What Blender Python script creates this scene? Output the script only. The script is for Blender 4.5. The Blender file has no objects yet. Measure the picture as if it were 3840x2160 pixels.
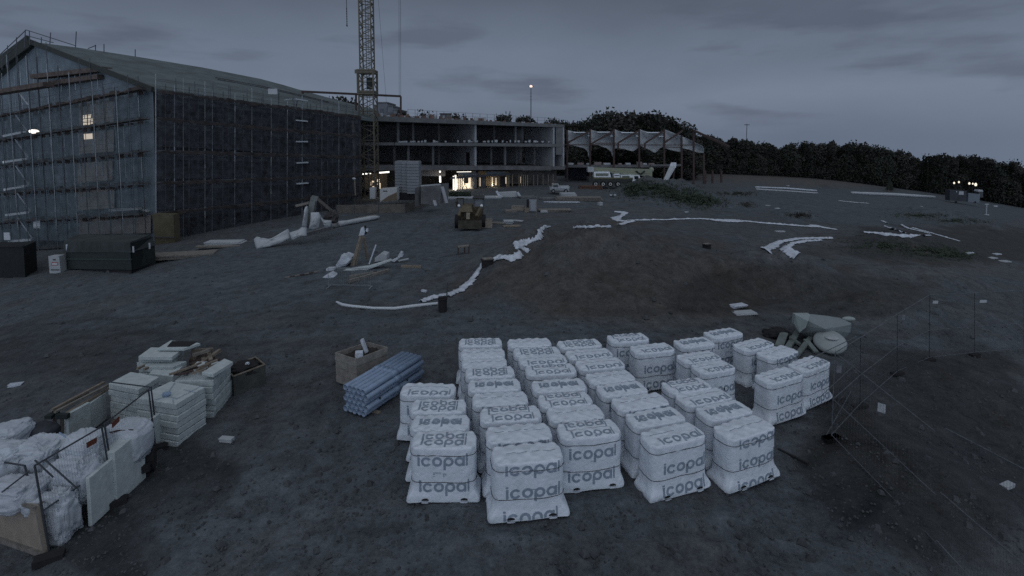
import bpy, bmesh, math, random
from mathutils import Vector, Matrix, noise
from mathutils.bvhtree import BVHTree
R = math.radians
PI = math.pi
rnd = random.Random(7)
S = bpy.context.scene
COL = S.collection

# ------------------------------------------------------------------ camera
F = 1950.0          # focal length in photo pixels (3840 wide)
H = 8.0             # camera height above the yard
PITCH = R(4)
V0 = 517 + F * math.tan(PITCH)
cd = bpy.data.cameras.new("camera")
cam = bpy.data.objects.new("camera", cd)
COL.objects.link(cam)
cam.location = (0, 0, H)
cam.rotation_euler = (PI / 2 - PITCH, 0, 0)
cd.sensor_width = 36
cd.lens = 36 * F / 3840
cd.shift_y = -(1080 - V0) / 3840
cd.clip_end = 6000
S.camera = cam
S.view_settings.view_transform = 'Standard'
S.view_settings.look = 'None'
S.view_settings.exposure = 0.0
S.view_settings.gamma = 1.0
S.cycles.use_denoising = False

# ------------------------------------------------------------------ sky
W = bpy.data.worlds.new("World")
S.world = W
W.use_nodes = True
nt = W.node_tree
nt.nodes.clear()
def N(t, **kw):
    n = nt.nodes.new(t)
    for k, v in kw.items():
        if k.startswith('i_'):
            n.inputs[int(k[2:])].default_value = v
        else:
            setattr(n, k, v)
    return n
def L(a, b): nt.links.new(a, b)
def M(op, a, b=None, clamp=False):
    n = nt.nodes.new('ShaderNodeMath'); n.operation = op; n.use_clamp = clamp
    for i, s in enumerate((a, b)):
        if s is None: continue
        if isinstance(s, (int, float)): n.inputs[i].default_value = s
        else: L(s, n.inputs[i])
    return n.outputs[0]
def ramp(fac, stops):
    n = nt.nodes.new('ShaderNodeValToRGB')
    e = n.color_ramp.elements
    while len(e) < len(stops): e.new(.5)
    for q, (p, c) in zip(e, stops):
        q.position = p; q.color = (*c, 1) if len(c) == 3 else c
    L(fac, n.inputs[0])
    return n.outputs[0]
tc = N('ShaderNodeTexCoord')
sx = N('ShaderNodeSeparateXYZ'); L(tc.outputs['Generated'], sx.inputs[0])
X, Y, Z = sx.outputs
zc = M('MAXIMUM', Z, 0.0)
den = M('ADD', zc, 0.30)
cb = N('ShaderNodeCombineXYZ'); L(M('DIVIDE', X, den), cb.inputs[0]); L(M('DIVIDE', Y, den), cb.inputs[1])
cb.inputs[2].default_value = 3.3
big = N('ShaderNodeTexNoise', noise_dimensions='3D'); L(cb.outputs[0], big.inputs['Vector'])
big.inputs['Scale'].default_value = .42; big.inputs['Detail'].default_value = 6; big.inputs['Roughness'].default_value = .52
base = ramp(zc, [(0, (.134, .170, .234)), (.07, (.160, .202, .276)), (.16, (.153, .192, .264)), (.26, (.108, .134, .182)), (.40, (.083, .102, .139)), (.6, (.185, .212, .255)), (1, (.31, .342, .40))])
cl = ramp(big.outputs[0], [(.34, (.78, .775, .78)), (.47, (.95, .95, .95)), (.56, (1.05, 1.05, 1.04)), (.70, (.93, .93, .94))])
mul = N('ShaderNodeMixRGB', blend_type='MULTIPLY'); mul.inputs[0].default_value = 1
L(base, mul.inputs[1]); L(cl, mul.inputs[2])
# low dark cloud scraps
cb2 = N('ShaderNodeCombineXYZ'); L(M('MULTIPLY', X, 2.2), cb2.inputs[0]); L(M('MULTIPLY', Y, 2.2), cb2.inputs[1]); L(M('MULTIPLY', Z, 11), cb2.inputs[2])
sm = N('ShaderNodeTexNoise'); L(cb2.outputs[0], sm.inputs['Vector'])
sm.inputs['Scale'].default_value = 1.35; sm.inputs['Detail'].default_value = 5; sm.inputs['Roughness'].default_value = .5
sc_ = ramp(sm.outputs[0], [(.53, (1, 1, 1)), (.63, (.74, .73, .75))])
band = ramp(zc, [(0, (0, 0, 0)), (.05, (1, 1, 1)), (.17, (1, 1, 1)), (.24, (.25, .25, .25))])
mul2 = N('ShaderNodeMixRGB', blend_type='MULTIPLY'); L(band, mul2.inputs[0]); L(mul.outputs[0], mul2.inputs[1]); L(sc_, mul2.inputs[2])
# the after-glow of the sunset stands behind the camera
glow = ramp(M('ADD', M('MULTIPLY', Y, -.5), .5, True), [(0, (1, 1, 1)), (.38, (1, 1, 1)), (.6, (2.2, 2.15, 2.05)), (1, (4.3, 4.1, 3.75))])
mul3 = N('ShaderNodeMixRGB', blend_type='MULTIPLY'); mul3.inputs[0].default_value = 1
L(mul2.outputs[0], mul3.inputs[1]); L(glow, mul3.inputs[2])
nish = N('ShaderNodeTexSky', sky_type='NISHITA')
nish.sun_disc = False; nish.sun_elevation = R(1); nish.sun_rotation = R(200)
bg1 = N('ShaderNodeBackground'); L(nish.outputs[0], bg1.inputs[0]); bg1.inputs[1].default_value = .004
bg2 = N('ShaderNodeBackground'); L(mul3.outputs[0], bg2.inputs[0]); bg2.inputs[1].default_value = 1.0
ad = N('ShaderNodeAddShader'); L(bg1.outputs[0], ad.inputs[0]); L(bg2.outputs[0], ad.inputs[1])
wo = N('ShaderNodeOutputWorld'); L(ad.outputs[0], wo.inputs[0])

# the sun has set: only a faint, very soft rest of it from behind the camera
sd = bpy.data.lights.new("sun", 'SUN'); sun = bpy.data.objects.new("sun", sd); COL.objects.link(sun)
sd.energy = .05; sd.angle = R(40); sd.color = (1, .95, .9)
sun.rotation_euler = (R(62), 0, R(-20))

# ------------------------------------------------------------------ pixel -> place
RV = Vector((1, 0, 0)); FV = Vector((0, math.cos(PITCH), -math.sin(PITCH))); UV = Vector((0, math.sin(PITCH), math.cos(PITCH)))
def ray(u, v): return FV + RV * ((u - 1920) / F) - UV * ((v - V0) / F)
def P(u, v, y):
    d = ray(u, v); s = y / d.y
    return Vector((d.x * s, y, H + d.z * s))
def proj(p):
    q = Vector(p) - Vector((0, 0, H)); w = q.dot(FV)
    return (1920 + F * q.x / w, V0 - F * q.dot(UV) / w)
def flat(x, y):
    yy = max(y, 6.0); xx = min(abs(x), 1.4 * yy + 2)
    return -.09 * xx * xx / yy
MOUNDS = []   # (x, y, rx, ry, h, rot)
def mound(u, v, rx, ry, h, rot=0):
    p = G0(u, v); MOUNDS.append((p.x, p.y, rx, ry, h, rot))
def G0(u, v, h=0):
    d = ray(u, v); s = -(H - h) / (d.z + .09 * d.x * d.x / d.y)
    return Vector((d.x * s, d.y * s, H + d.z * s))
def bump(x, y):
    z = 0
    for (mx, my, rx, ry, h, rot) in MOUNDS:
        dx, dy = x - mx, y - my
        if abs(dx) > rx + ry or abs(dy) > rx + ry: continue
        if rot: dx, dy = dx * math.cos(rot) + dy * math.sin(rot), -dx * math.sin(rot) + dy * math.cos(rot)
        q = (dx / rx) ** 2 + (dy / ry) ** 2
        if q < 1: z += h * (1 - q) ** 1.6 * (1 + .45 * noise.noise(Vector((x * .5, y * .5, mx))) + .16 * noise.noise(Vector((x * 1.7, y * 1.7, mx))))
    return z
def gz(x, y): return flat(x, y) + bump(x, y)
def lerp(a, b, t): return a + (b - a) * t
def G(u, v):
    a, c = G0(u, v, 3.6), G0(u, v, -.6)
    f = lambda t: (lambda q: q.z - gz(q.x, q.y))(lerp(a, c, t))
    lo = 0; hi = 1
    for k in range(1, 25):
        if f(k / 24) < 0: hi = k / 24; lo = (k - 1) / 24; break
    for _ in range(9):
        m = (lo + hi) / 2
        if f(m) < 0: hi = m
        else: lo = m
    return lerp(a, c, (lo + hi) / 2)
def GX(x, y): return Vector((x, y, gz(x, y)))

mound(2220, 1010, 9.5, 9, 2.5)
mound(2420, 905, 9, 6, .55, .3)
mound(2850, 1060, 6, 3.5, 1.5)
mound(3330, 1180, 5, 2.2, .8, .2)
mound(3700, 1480, 3.5, 2.5, .7)
mound(3300, 2050, 2.0, 2.2, .35)
mound(3480, 1050, 7, 2.5, .9)
mound(2480, 738, 9.5, 7, 2.6, .1)
mound(2700, 770, 5, 3, .9)
mound(2985, 812, 3.4, 3, 1.1)
mound(3120, 700, 4, 3, 1.3)
mound(3330, 728, 5, 3, 1.0)
mound(3560, 830, 12, 5, 1.7, -.2)
mound(3420, 930, 9, 4, 1.3)
mound(3100, 1080, 8, 4, .8)
mound(3700, 1250, 7, 3.5, 1.0, .1)
mound(3560, 1900, 3.2, 3.5, .7)
mound(1980, 900, 3, 2.5, .3)

# ------------------------------------------------------------------ materials
MATS = {}
def mat(name, col, rough=.8, var=.18, scale=6, bumpy=0, metal=0, emit=0, spec=.3, alpha=1, col2=None, detail=5):
    if name in MATS: return MATS[name]
    m = bpy.data.materials.new(name); m.use_nodes = True
    t = m.node_tree; b = t.nodes['Principled BSDF']
    b.inputs['Roughness'].default_value = rough; b.inputs['Metallic'].default_value = metal
    b.inputs['Specular IOR Level'].default_value = spec
    tc = t.nodes.new('ShaderNodeTexCoord')
    nz = t.nodes.new('ShaderNodeTexNoise'); nz.inputs['Scale'].default_value = scale; nz.inputs['Detail'].default_value = detail
    nz.inputs['Roughness'].default_value = .65
    t.links.new(tc.outputs['Object'], nz.inputs['Vector'])
    cr = t.nodes.new('ShaderNodeValToRGB')
    a = [c * (1 - var) for c in col]; c2 = [min(1, c * (1 + var)) for c in (col2 or col)]
    cr.color_ramp.elements[0].position = .32; cr.color_ramp.elements[1].position = .68
    cr.color_ramp.elements[0].color = (*a, 1); cr.color_ramp.elements[1].color = (*c2, 1)
    t.links.new(nz.outputs[0], cr.inputs[0]); t.links.new(cr.outputs[0], b.inputs['Base Color'])
    if bumpy:
        n2 = t.nodes.new('ShaderNodeTexNoise'); n2.inputs['Scale'].default_value = scale * 2.3; n2.inputs['Detail'].default_value = 6
        t.links.new(tc.outputs['Object'], n2.inputs['Vector'])
        bp = t.nodes.new('ShaderNodeBump'); bp.inputs['Strength'].default_value = bumpy; bp.inputs['Distance'].default_value = .05
        t.links.new(n2.outputs[0], bp.inputs['Height']); t.links.new(bp.outputs[0], b.inputs['Normal'])
    if emit:
        b.inputs['Emission Color'].default_value = (*col, 1); b.inputs['Emission Strength'].default_value = emit
    if alpha < 1: b.inputs['Alpha'].default_value = alpha
    MATS[name] = m
    return m
m_wrap = mat('plastic_wrap', (.60, .655, .725), .45, .10, 4, .45, spec=.45)
m_print = mat('blue_grey_print', (.22, .27, .335), .5, .18, 9)
m_strap = mat('black_strap', (.03, .03, .035), .5)
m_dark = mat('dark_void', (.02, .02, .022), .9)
m_wood = mat('raw_timber', (.19, .162, .132), .8, .3, 5, .2)
m_greywood = mat('weathered_timber', (.17, .16, .145), .85, .3, 5, .2)
m_ply = mat('plywood', (.27, .235, .20), .8, .15, 3)
m_foam = mat('foam_board', (.42, .47, .48), .8, .14, 5, .15)
m_foam2 = mat('foam_board_dirty', (.36, .41, .42), .85, .2, 5, .15)
m_bag = mat('woven_bag', (.42, .46, .51), .7, .12, 3, .4)
m_pipe = mat('blue_grey_plastic', (.20, .27, .38), .45, .12, 5, spec=.5)
m_steel = mat('galvanised_steel', (.25, .27, .29), .5, .25, 8, metal=.3)
m_dsteel = mat('dull_dark_steel', (.075, .08, .09), .6, .25, 8, metal=.3)
m_rust = mat('rust_primer', (.062, .043, .041), .8, .3, 6)
m_conc = mat('concrete', (.125, .13, .137), .9, .2, 1.2, .2)
m_concd = mat('concrete_stained', (.12, .12, .125), .9, .3, 1.2, .2)
m_conc_l = mat('concrete_light', (.28, .295, .32), .9, .12, 1.0, .1)
m_navy = mat('navy_mesh_sheet', (.034, .037, .043), .8, .6, 1.3, col2=(.040, .044, .054))
m_sheet = mat('grey_blue_sheeting', (.125, .155, .18), .7, .25, .7, .2)
m_beige = mat('beige_board', (.24, .225, .215), .8, .1, 1)
m_roof = mat('roof_underlay', (.095, .118, .122), .8, .25, .5, .1)
m_deck = mat('scaffold_plank', (.080, .062, .055), .85, .45, 2.5)
m_white = mat('white_paint', (.50, .54, .58), .5, .06, 4)
m_yel = mat('crane_yellow', (.105, .095, .072), .6, .25, 4)
m_cwhite = mat('crane_white', (.68, .73, .78), .5, .06, 4)
m_paley = mat('pale_yellow_paint', (.22, .24, .185), .55, .1, 3)
m_mac = mat('machine_ochre', (.095, .078, .050), .65, .4, 4)
m_tarp = mat('thin_grey_tarp', (.36, .385, .41), .7, .12, 1.5, .3)
m_cloth = mat('white_geotextile', (.46, .50, .56), .8, .28, 3, .5)
m_green = mat('dark_green_steel', (.018, .026, .026), .6, .3, 3)
m_glass = mat('dark_glass', (.02, .025, .03), .12, spec=.6)
m_tyre = mat('tyre_rubber', (.015, .015, .016), .8)
m_leaf = mat('dark_leaves', (.030, .033, .027), .9, .25, 1.1)
m_leaf2 = mat('dark_leaves_olive', (.034, .033, .029), .9, .25, 1.1)
m_bark = mat('bark', (.045, .035, .028), .9)
m_weed = mat('weed_leaves', (.035, .050, .034), .9, .4, 1.5)
m_red = mat('red_plastic', (.30, .03, .02), .6, .3)
m_orange = mat('orange_board', (.32, .11, .05), .7, .2)
m_plaster = mat('pale_block', (.16, .175, .20), .9, .15, .2)
m_lamp = mat('lamp_glow', (1, .88, .70), emit=1.6)
m_glowdim = mat('dim_glow', (1, .82, .62), emit=.42, var=.3)  # emission in place of lamp light falling on sheets and boxes
m_glowwarm = mat('lit_window', (1, .84, .66), emit=.62, var=.2)  # lit gable windows; its emission also makes the ground floor sheets glow
m_lampw = mat('cool_lamp', (1, .95, .85), emit=1.9)

# ------------------------------------------------------------------ mesh helpers
WL = {}
def tag(o, label=None, cat=None, group=None, kind=None):
    if label: o['label'] = label
    if cat: o['category'] = cat
    if group: o['group'] = group
    if kind: o['kind'] = kind
    return o
def thing(name, label, cat, loc, group=None, rz=0):
    o = bpy.data.objects.new(name, None); COL.objects.link(o)
    o.location = loc; o.rotation_euler = (0, 0, rz); o.empty_display_size = .2
    WL[o.name] = Vector(loc)
    return tag(o, label, cat, group)
class MB:
    def __init__(s): s.v = []; s.f = []
    def add(s, vs, fs):
        n = len(s.v); s.v += [Vector(p) for p in vs]; s.f += [tuple(i + n for i in f) for f in fs]; return s
    def hexa(s, p):   # 4 bottom (ccw) + 4 top
        return s.add(p, [(3, 2, 1, 0), (4, 5, 6, 7), (0, 1, 5, 4), (1, 2, 6, 5), (2, 3, 7, 6), (3, 0, 4, 7)])
    def box(s, c, size, rz=0, rx=0, ry=0):
        a, b, d = size[0] / 2, size[1] / 2, size[2] / 2
        m = Matrix.Rotation(rz, 3, 'Z') @ Matrix.Rotation(ry, 3, 'Y') @ Matrix.Rotation(rx, 3, 'X')
        c = Vector(c)
        return s.hexa([c + m @ Vector(q) for q in ((-a, -b, -d), (a, -b, -d), (a, b, -d), (-a, b, -d), (-a, -b, d), (a, -b, d), (a, b, d), (-a, b, d))])
    def bar(s, p0, p1, w, h=None, up=Vector((0, 0, 1))):
        h = h or w; p0 = Vector(p0); p1 = Vector(p1); d = (p1 - p0)
        if d.length < 1e-6: return s
        d.normalize()
        a = d.cross(up)
        if a.length < 1e-3: a = d.cross(Vector((0, 1, 0)))
        a.normalize(); b = a.cross(d).normalized(); a *= w / 2; b *= h / 2
        return s.hexa([p0 - a - b, p0 + a - b, p1 + a - b, p1 - a - b, p0 - a + b, p0 + a + b, p1 + a + b, p1 - a + b])
    def tube(s, pts, r, n=8, cap=True, rr=None):
        pts = [Vector(p) for p in pts]; vs = []; fs = []
        for i, p in enumerate(pts):
            d = (pts[min(i + 1, len(pts) - 1)] - pts[max(i - 1, 0)]).normalized()
            a = d.cross(Vector((0, 0, 1)))
            if a.length < 1e-3: a = d.cross(Vector((0, 1, 0)))
            a.normalize(); b = a.cross(d)
            q = rr[i] if rr else r
            for k in range(n):
                t = 2 * PI * k / n; vs.append(p + a * q * math.cos(t) + b * q * math.sin(t))
        for i in range(len(pts) - 1):
            for k in range(n):
                fs.append((i * n + k, i * n + (k + 1) % n, (i + 1) * n + (k + 1) % n, (i + 1) * n + k))
        if cap:
            fs.append(tuple(range(n))[::-1]); fs.append(tuple(range((len(pts) - 1) * n, len(pts) * n)))
        return s.add(vs, fs)
    def ring_tube(s, p0, p1, r, th, n=14):   # open pipe with wall
        p0 = Vector(p0); p1 = Vector(p1); d = (p1 - p0).normalized(); a = d.cross(Vector((0, 0, 1))).normalized(); b = a.cross(d)
        vs = []; fs = []
        for p, q in ((p0, r), (p1, r), (p1, r - th), (p0, r - th)):
            for k in range(n):
                t = 2 * PI * k / n; vs.append(p + a * q * math.cos(t) + b * q * math.sin(t))
        for i in range(4):
            j = (i + 1) % 4
            for k in range(n): fs.append((i * n + k, i * n + (k + 1) % n, j * n + (k + 1) % n, j * n + k))
        return s.add(vs, fs)
    def prism(s, poly, off):
        n = len(poly); off = Vector(off); a = [Vector(p) for p in poly]
        return s.add(a + [p + off for p in a], [tuple(range(n))[::-1], tuple(range(n, 2 * n))] + [(i, (i + 1) % n, n + (i + 1) % n, n + i) for i in range(n)])
    def grid(s, fn, nu, nv, closed=False):
        vs = [fn(i / nu, j / nv) for j in range(nv + 1) for i in range(nu + (0 if closed else 1))]
        w = nu if closed else nu + 1
        fs = []
        for j in range(nv):
            for i in range(nu):
                i2 = (i + 1) % w if closed else i + 1
                fs.append((j * w + i, j * w + i2, (j + 1) * w + i2, (j + 1) * w + i))
        return s.add(vs, fs)
    def blob(s, c, r, amp=.15, f=1.2, seed=0, n=14, m=10, flatb=None):
        c = Vector(c)
        def fn(a, b):
            th = 2 * PI * a; ph = PI * b
            d = Vector((math.sin(ph) * math.cos(th), math.sin(ph) * math.sin(th), -math.cos(ph)))
            q = 1 + amp * noise.noise(d * f + Vector((seed, seed * .7, 0))) + amp * .5 * noise.noise(d * f * 2.7 + Vector((0, seed, 3)))
            p = c + Vector((d.x * r[0], d.y * r[1], d.z * r[2])) * q
            if flatb is not None and p.z < flatb: p.z = flatb
            return p
        return s.grid(fn, n, m, closed=True)
    def build(s, name, mat, parent=None, smooth=False, solid=0, loc=None):
        me = bpy.data.meshes.new(name)
        if parent is not None: o0 = WL[parent.name]
        elif loc is not None: o0 = Vector(loc)
        else: o0 = Vector((0, 0, 0))
        me.from_pydata([p - o0 for p in s.v], [], s.f)
        me.materials.append(mat)
        if smooth:
            for p in me.polygons: p.use_smooth = True
        o = bpy.data.objects.new(name, me); COL.objects.link(o)
        if parent is not None: o.parent = parent
        else: o.location = o0
        WL[o.name] = o0
        if solid:
            md = o.modifiers.new('thickness', 'SOLIDIFY'); md.thickness = solid; md.offset = 0
        return o
def lerp(a, b, t): return a + (b - a) * t
def box_obj(name, mat_, parent, c, size, rz=0, bev=0, **kw):
    o = MB().box(c, size, rz).build(name, mat_, parent, **kw)
    if bev:
        b = o.modifiers.new('bevel', 'BEVEL'); b.width = bev; b.segments = 2
    return o
def copy_thing(root, loc, label=None, rz=None, scale=None):
    r = root.copy(); COL.objects.link(r); r.location = loc
    if rz is not None: r.rotation_euler = (0, 0, rz)
    if scale is not None: r.scale = scale
    if label: r['label'] = label
    for ch in root.children:
        c = ch.copy(); COL.objects.link(c); c.parent = r
        for g in ch.children:
            d = g.copy(); COL.objects.link(d); d.parent = c
    WL[r.name] = Vector(loc)
    return r

# ------------------------------------------------------------------ ground
def build_ground():
    rows = [-14, -8, -4, -1, 1.5]
    y = 3.5
    while y < 90: rows.append(y); y *= 1.0098
    while y < 3000: rows.append(y); y *= 1.05
    nx = 460; vs = []
    # blobs of other ground, in picture terms: u, v, ru, rv, value, brown
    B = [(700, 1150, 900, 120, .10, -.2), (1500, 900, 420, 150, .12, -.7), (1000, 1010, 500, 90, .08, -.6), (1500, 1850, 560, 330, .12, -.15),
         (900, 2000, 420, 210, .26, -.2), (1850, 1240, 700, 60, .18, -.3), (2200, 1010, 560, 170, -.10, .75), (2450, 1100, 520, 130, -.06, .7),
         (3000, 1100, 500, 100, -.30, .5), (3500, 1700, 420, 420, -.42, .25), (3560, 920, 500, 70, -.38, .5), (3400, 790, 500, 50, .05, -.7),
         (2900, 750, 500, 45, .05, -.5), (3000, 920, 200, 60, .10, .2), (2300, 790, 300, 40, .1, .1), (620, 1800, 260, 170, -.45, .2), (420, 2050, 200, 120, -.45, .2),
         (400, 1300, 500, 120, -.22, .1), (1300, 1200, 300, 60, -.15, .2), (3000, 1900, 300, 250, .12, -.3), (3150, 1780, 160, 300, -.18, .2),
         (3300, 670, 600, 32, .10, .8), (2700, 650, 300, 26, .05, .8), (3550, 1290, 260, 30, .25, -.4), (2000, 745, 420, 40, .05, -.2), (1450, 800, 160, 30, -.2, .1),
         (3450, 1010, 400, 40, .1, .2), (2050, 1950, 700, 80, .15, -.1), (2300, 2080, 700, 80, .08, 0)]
    tracks = []
    for pl in ([(-100, 1260), (900, 1190), (1800, 1225), (2500, 1215), (3100, 1130)], [(-100, 1330), (700, 1270), (1500, 1250), (2300, 1245)], [(650, 1110), (1100, 1060), (1450, 960), (1620, 850), (1650, 790)], [(950, 2150), (1150, 1750), (1130, 1400), (1350, 1080), (1500, 960)],
               [(2300, 780), (1900, 830), (1600, 900), (1250, 960)], [(700, 2150), (1000, 1800), (1080, 1500)], [(3840, 860), (3200, 790), (2700, 790), (2300, 760)], [(2300, 2100), (2900, 1950), (3250, 1700)], [(1400, 2120), (2400, 2110), (3300, 2080)]):
        tracks.append([G(*q) for q in pl])
    def rut(x, y):
        best = 9
        for pl in tracks:
            for a, c in zip(pl, pl[1:]):
                dx, dy = c.x - a.x, c.y - a.y; l2 = dx * dx + dy * dy
                t = max(0, min(1, ((x - a.x) * dx + (y - a.y) * dy) / l2))
                d = math.hypot(x - a.x - dx * t, y - a.y - dy * t) + .35 * noise.noise(Vector((x * .25, y * .25, 2)))
                best = min(best, abs(d - .9))
        return max(0, 1 - best / .32)
    val = []; brn = []
    for y in rows:
        for i in range(nx + 1):
            t = -1.5 + 3.0 * i / nx
            x = t * (max(y, 0) + 10) * 1.0
            z = gz(x, y)
            if y < 70:
                k = 1 - max(0, (y - 40) / 30)
                rt = rut(x, y) if y > 4 else 0
                z -= .055 * rt * k
                z += k * (.05 * noise.noise(Vector((x * .5, y * .5, 1))) + .040 * noise.noise(Vector((x * 1.9, y * 1.9, 4))) + .025 * noise.noise(Vector((x * 6, y * 6, 4))))
            vs.append((x, y, z))
            va, br = (-.16 * rt if y < 70 and y > 4 else 0), 0
            if y > 2:
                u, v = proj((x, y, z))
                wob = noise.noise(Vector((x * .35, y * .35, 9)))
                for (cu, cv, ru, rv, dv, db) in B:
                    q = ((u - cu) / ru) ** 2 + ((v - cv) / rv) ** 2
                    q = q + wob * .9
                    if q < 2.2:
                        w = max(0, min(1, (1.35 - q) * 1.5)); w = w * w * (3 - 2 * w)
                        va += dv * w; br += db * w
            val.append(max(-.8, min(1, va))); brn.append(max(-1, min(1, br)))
    w = nx + 1
    fs = [(j * w + i, j * w + i + 1, (j + 1) * w + i + 1, (j + 1) * w + i) for j in range(len(rows) - 1) for i in range(nx)]
    me = bpy.data.meshes.new('ground'); me.from_pydata(vs, [], fs)
    a = me.attributes.new('ground_tone', 'FLOAT', 'POINT'); a.data.foreach_set('value', val)  # tone multiplier
    a = me.attributes.new('soil', 'FLOAT', 'POINT'); a.data.foreach_set('value', brn)
    for p in me.polygons: p.use_smooth = True
    m = bpy.data.materials.new('gravel_and_soil'); m.use_nodes = True
    t = m.node_tree; b = t.nodes['Principled BSDF']; b.inputs['Roughness'].default_value = .92; b.inputs['Specular IOR Level'].default_value = .15
    def n(ty): return t.nodes.new(ty)
    def lk(p, q): t.links.new(p, q)
    tcn = n('ShaderNodeTexCoord')
    def nz(sc, det=6, ro=.65, dist=0):
        q = n('ShaderNodeTexNoise'); q.inputs['Scale'].default_value = sc; q.inputs['Detail'].default_value = det
        q.inputs['Roughness'].default_value = ro; q.inputs['Distortion'].default_value = dist
        lk(tcn.outputs['Object'], q.inputs['Vector']); return q.outputs[0]
    def ma(op, p, q, cl=False):
        o = n('ShaderNodeMath'); o.operation = op; o.use_clamp = cl
        for i, s in enumerate((p, q)):
            if isinstance(s, (int, float)): o.inputs[i].default_value = s
            else: lk(s, o.inputs[i])
        return o.outputs[0]
    at1 = n('ShaderNodeAttribute'); at1.attribute_name = 'ground_tone'
    at2 = n('ShaderNodeAttribute'); at2.attribute_name = 'soil'
    soilf = ma('ADD', ma('MULTIPLY', at2.outputs['Fac'], .55), ma('MULTIPLY', ma('SUBTRACT', nz(.35, 7), .40), 1.2), True)
    mx = n('ShaderNodeMixRGB'); lk(soilf, mx.inputs[0])
    mx.inputs[1].default_value = (.076, .087, .098, 1); mx.inputs[2].default_value = (.083, .072, .062, 1)
    var = ma('ADD', ma('MULTIPLY', nz(1.6, 10, .78), 1.15), ma('MULTIPLY', nz(9, 6, .8), .75))
    var = ma('ADD', var, ma('MULTIPLY', nz(.30, 6, .6), .25))
    var = ma('SUBTRACT', ma('MULTIPLY', var, 1.95), 1.14)
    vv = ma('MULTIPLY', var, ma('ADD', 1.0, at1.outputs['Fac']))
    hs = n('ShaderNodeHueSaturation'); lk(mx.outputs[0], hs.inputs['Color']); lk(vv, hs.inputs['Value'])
    # bits of pale stone
    vo = n('ShaderNodeTexVoronoi'); vo.inputs['Scale'].default_value = 7; lk(tcn.outputs['Object'], vo.inputs['Vector'])
    st = ma('LESS_THAN', vo.outputs['Distance'], .16)
    st = ma('MULTIPLY', st, ma('GREATER_THAN', nz(2.3, 3), .56))
    m2 = n('ShaderNodeMixRGB'); lk(ma('MULTIPLY', st, .35), m2.inputs[0]); lk(hs.outputs[0], m2.inputs[1]); m2.inputs[2].default_value = (.17, .17, .18, 1)
    lk(m2.outputs[0], b.inputs['Base Color'])
    bp = n('ShaderNodeBump'); bp.inputs['Strength'].default_value = .7; bp.inputs['Distance'].default_value = .08
    lk(ma('ADD', nz(3.2, 8, .7), ma('MULTIPLY', nz(16, 4, .7), .4)), bp.inputs['Height']); lk(bp.outputs[0], b.inputs['Normal'])
    me.materials.append(m)
    o = bpy.data.objects.new('ground', me); COL.objects.link(o); o['kind'] = 'structure'
build_ground()

def loose_stones():
    b = MB(); rg = random.Random(5)
    for i in range(6000):
        u = rg.uniform(-50, 3890); v = 900 + 1260 * rg.random() ** .8
        p = G(u, v); s = rg.uniform(.012, .035) * (1 + 2.0 * (rg.random() < .06)) * (1 + max(0, p.y - 12) * .04)
        m = Matrix.Rotation(rg.random() * 6, 3, 'Z')
        b.add([p + m @ Vector(q) * s for q in ((-1, -.7, -.2), (1, -.8, -.2), (.9, .8, -.2), (-.8, .9, -.2), (-.5, -.3, .7), (.5, -.4, .6), (.4, .4, .8), (-.4, .5, .5))], [(0, 1, 5, 4), (1, 2, 6, 5), (2, 3, 7, 6), (3, 0, 4, 7), (4, 5, 6, 7)])
    tag(b.build('loose_stones', mat('stone', (.062, .067, .073), .9, .4, .7)), 'small loose stones and clods scattered over the yard', 'stones', kind='stuff')
loose_stones()

# ------------------------------------------------------------------ left block of flats under construction
def lv(u0, v0, y0, u1, v1, y1): return P(u0, v0, y0), P(u1, v1, y1)
CN = P(585, 905, 50.8)                        # near corner of the block at the ground
UA, YA = 600, 50.8
YL, YR = 61.5, 66.0                           # depths at the picture's left edge and at the far end
LEVG = [(446, 337), (532, 446), (622, 567), (722, 684), (829, 795)]        # scaffold lifts on the gable: height at u=0 and at the corner
LEVS = [(345, 440), (446, 512), (567, 588), (684, 655), (795, 722)]        # on the long side: corner, far end
def gpt(f, v0, v1, y_off=0, ext=0):
    # point on the gable plane, f=0 at the corner, f=1 at the picture's left edge (u=0), v along the line
    a = P(578, v1, YA + y_off); b = P(0, v0, YL + y_off)
    return lerp(a, b, f)
def spt(f, v0, v1, off=0):
    a = P(578, v0, YA); b = P(1332, v1, YR); n = Vector((b - a)); n = Vector((n.y, -n.x, 0)).normalized()
    return lerp(a, b, f) + n * off
gd = (gpt(1, 600, 600) - gpt(0, 600, 600)); gd.z = 0; gn = Vector((gd.y, -gd.x, 0)).normalized()
if gn.y > 0: gn = -gn
FE = 1.62
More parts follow.
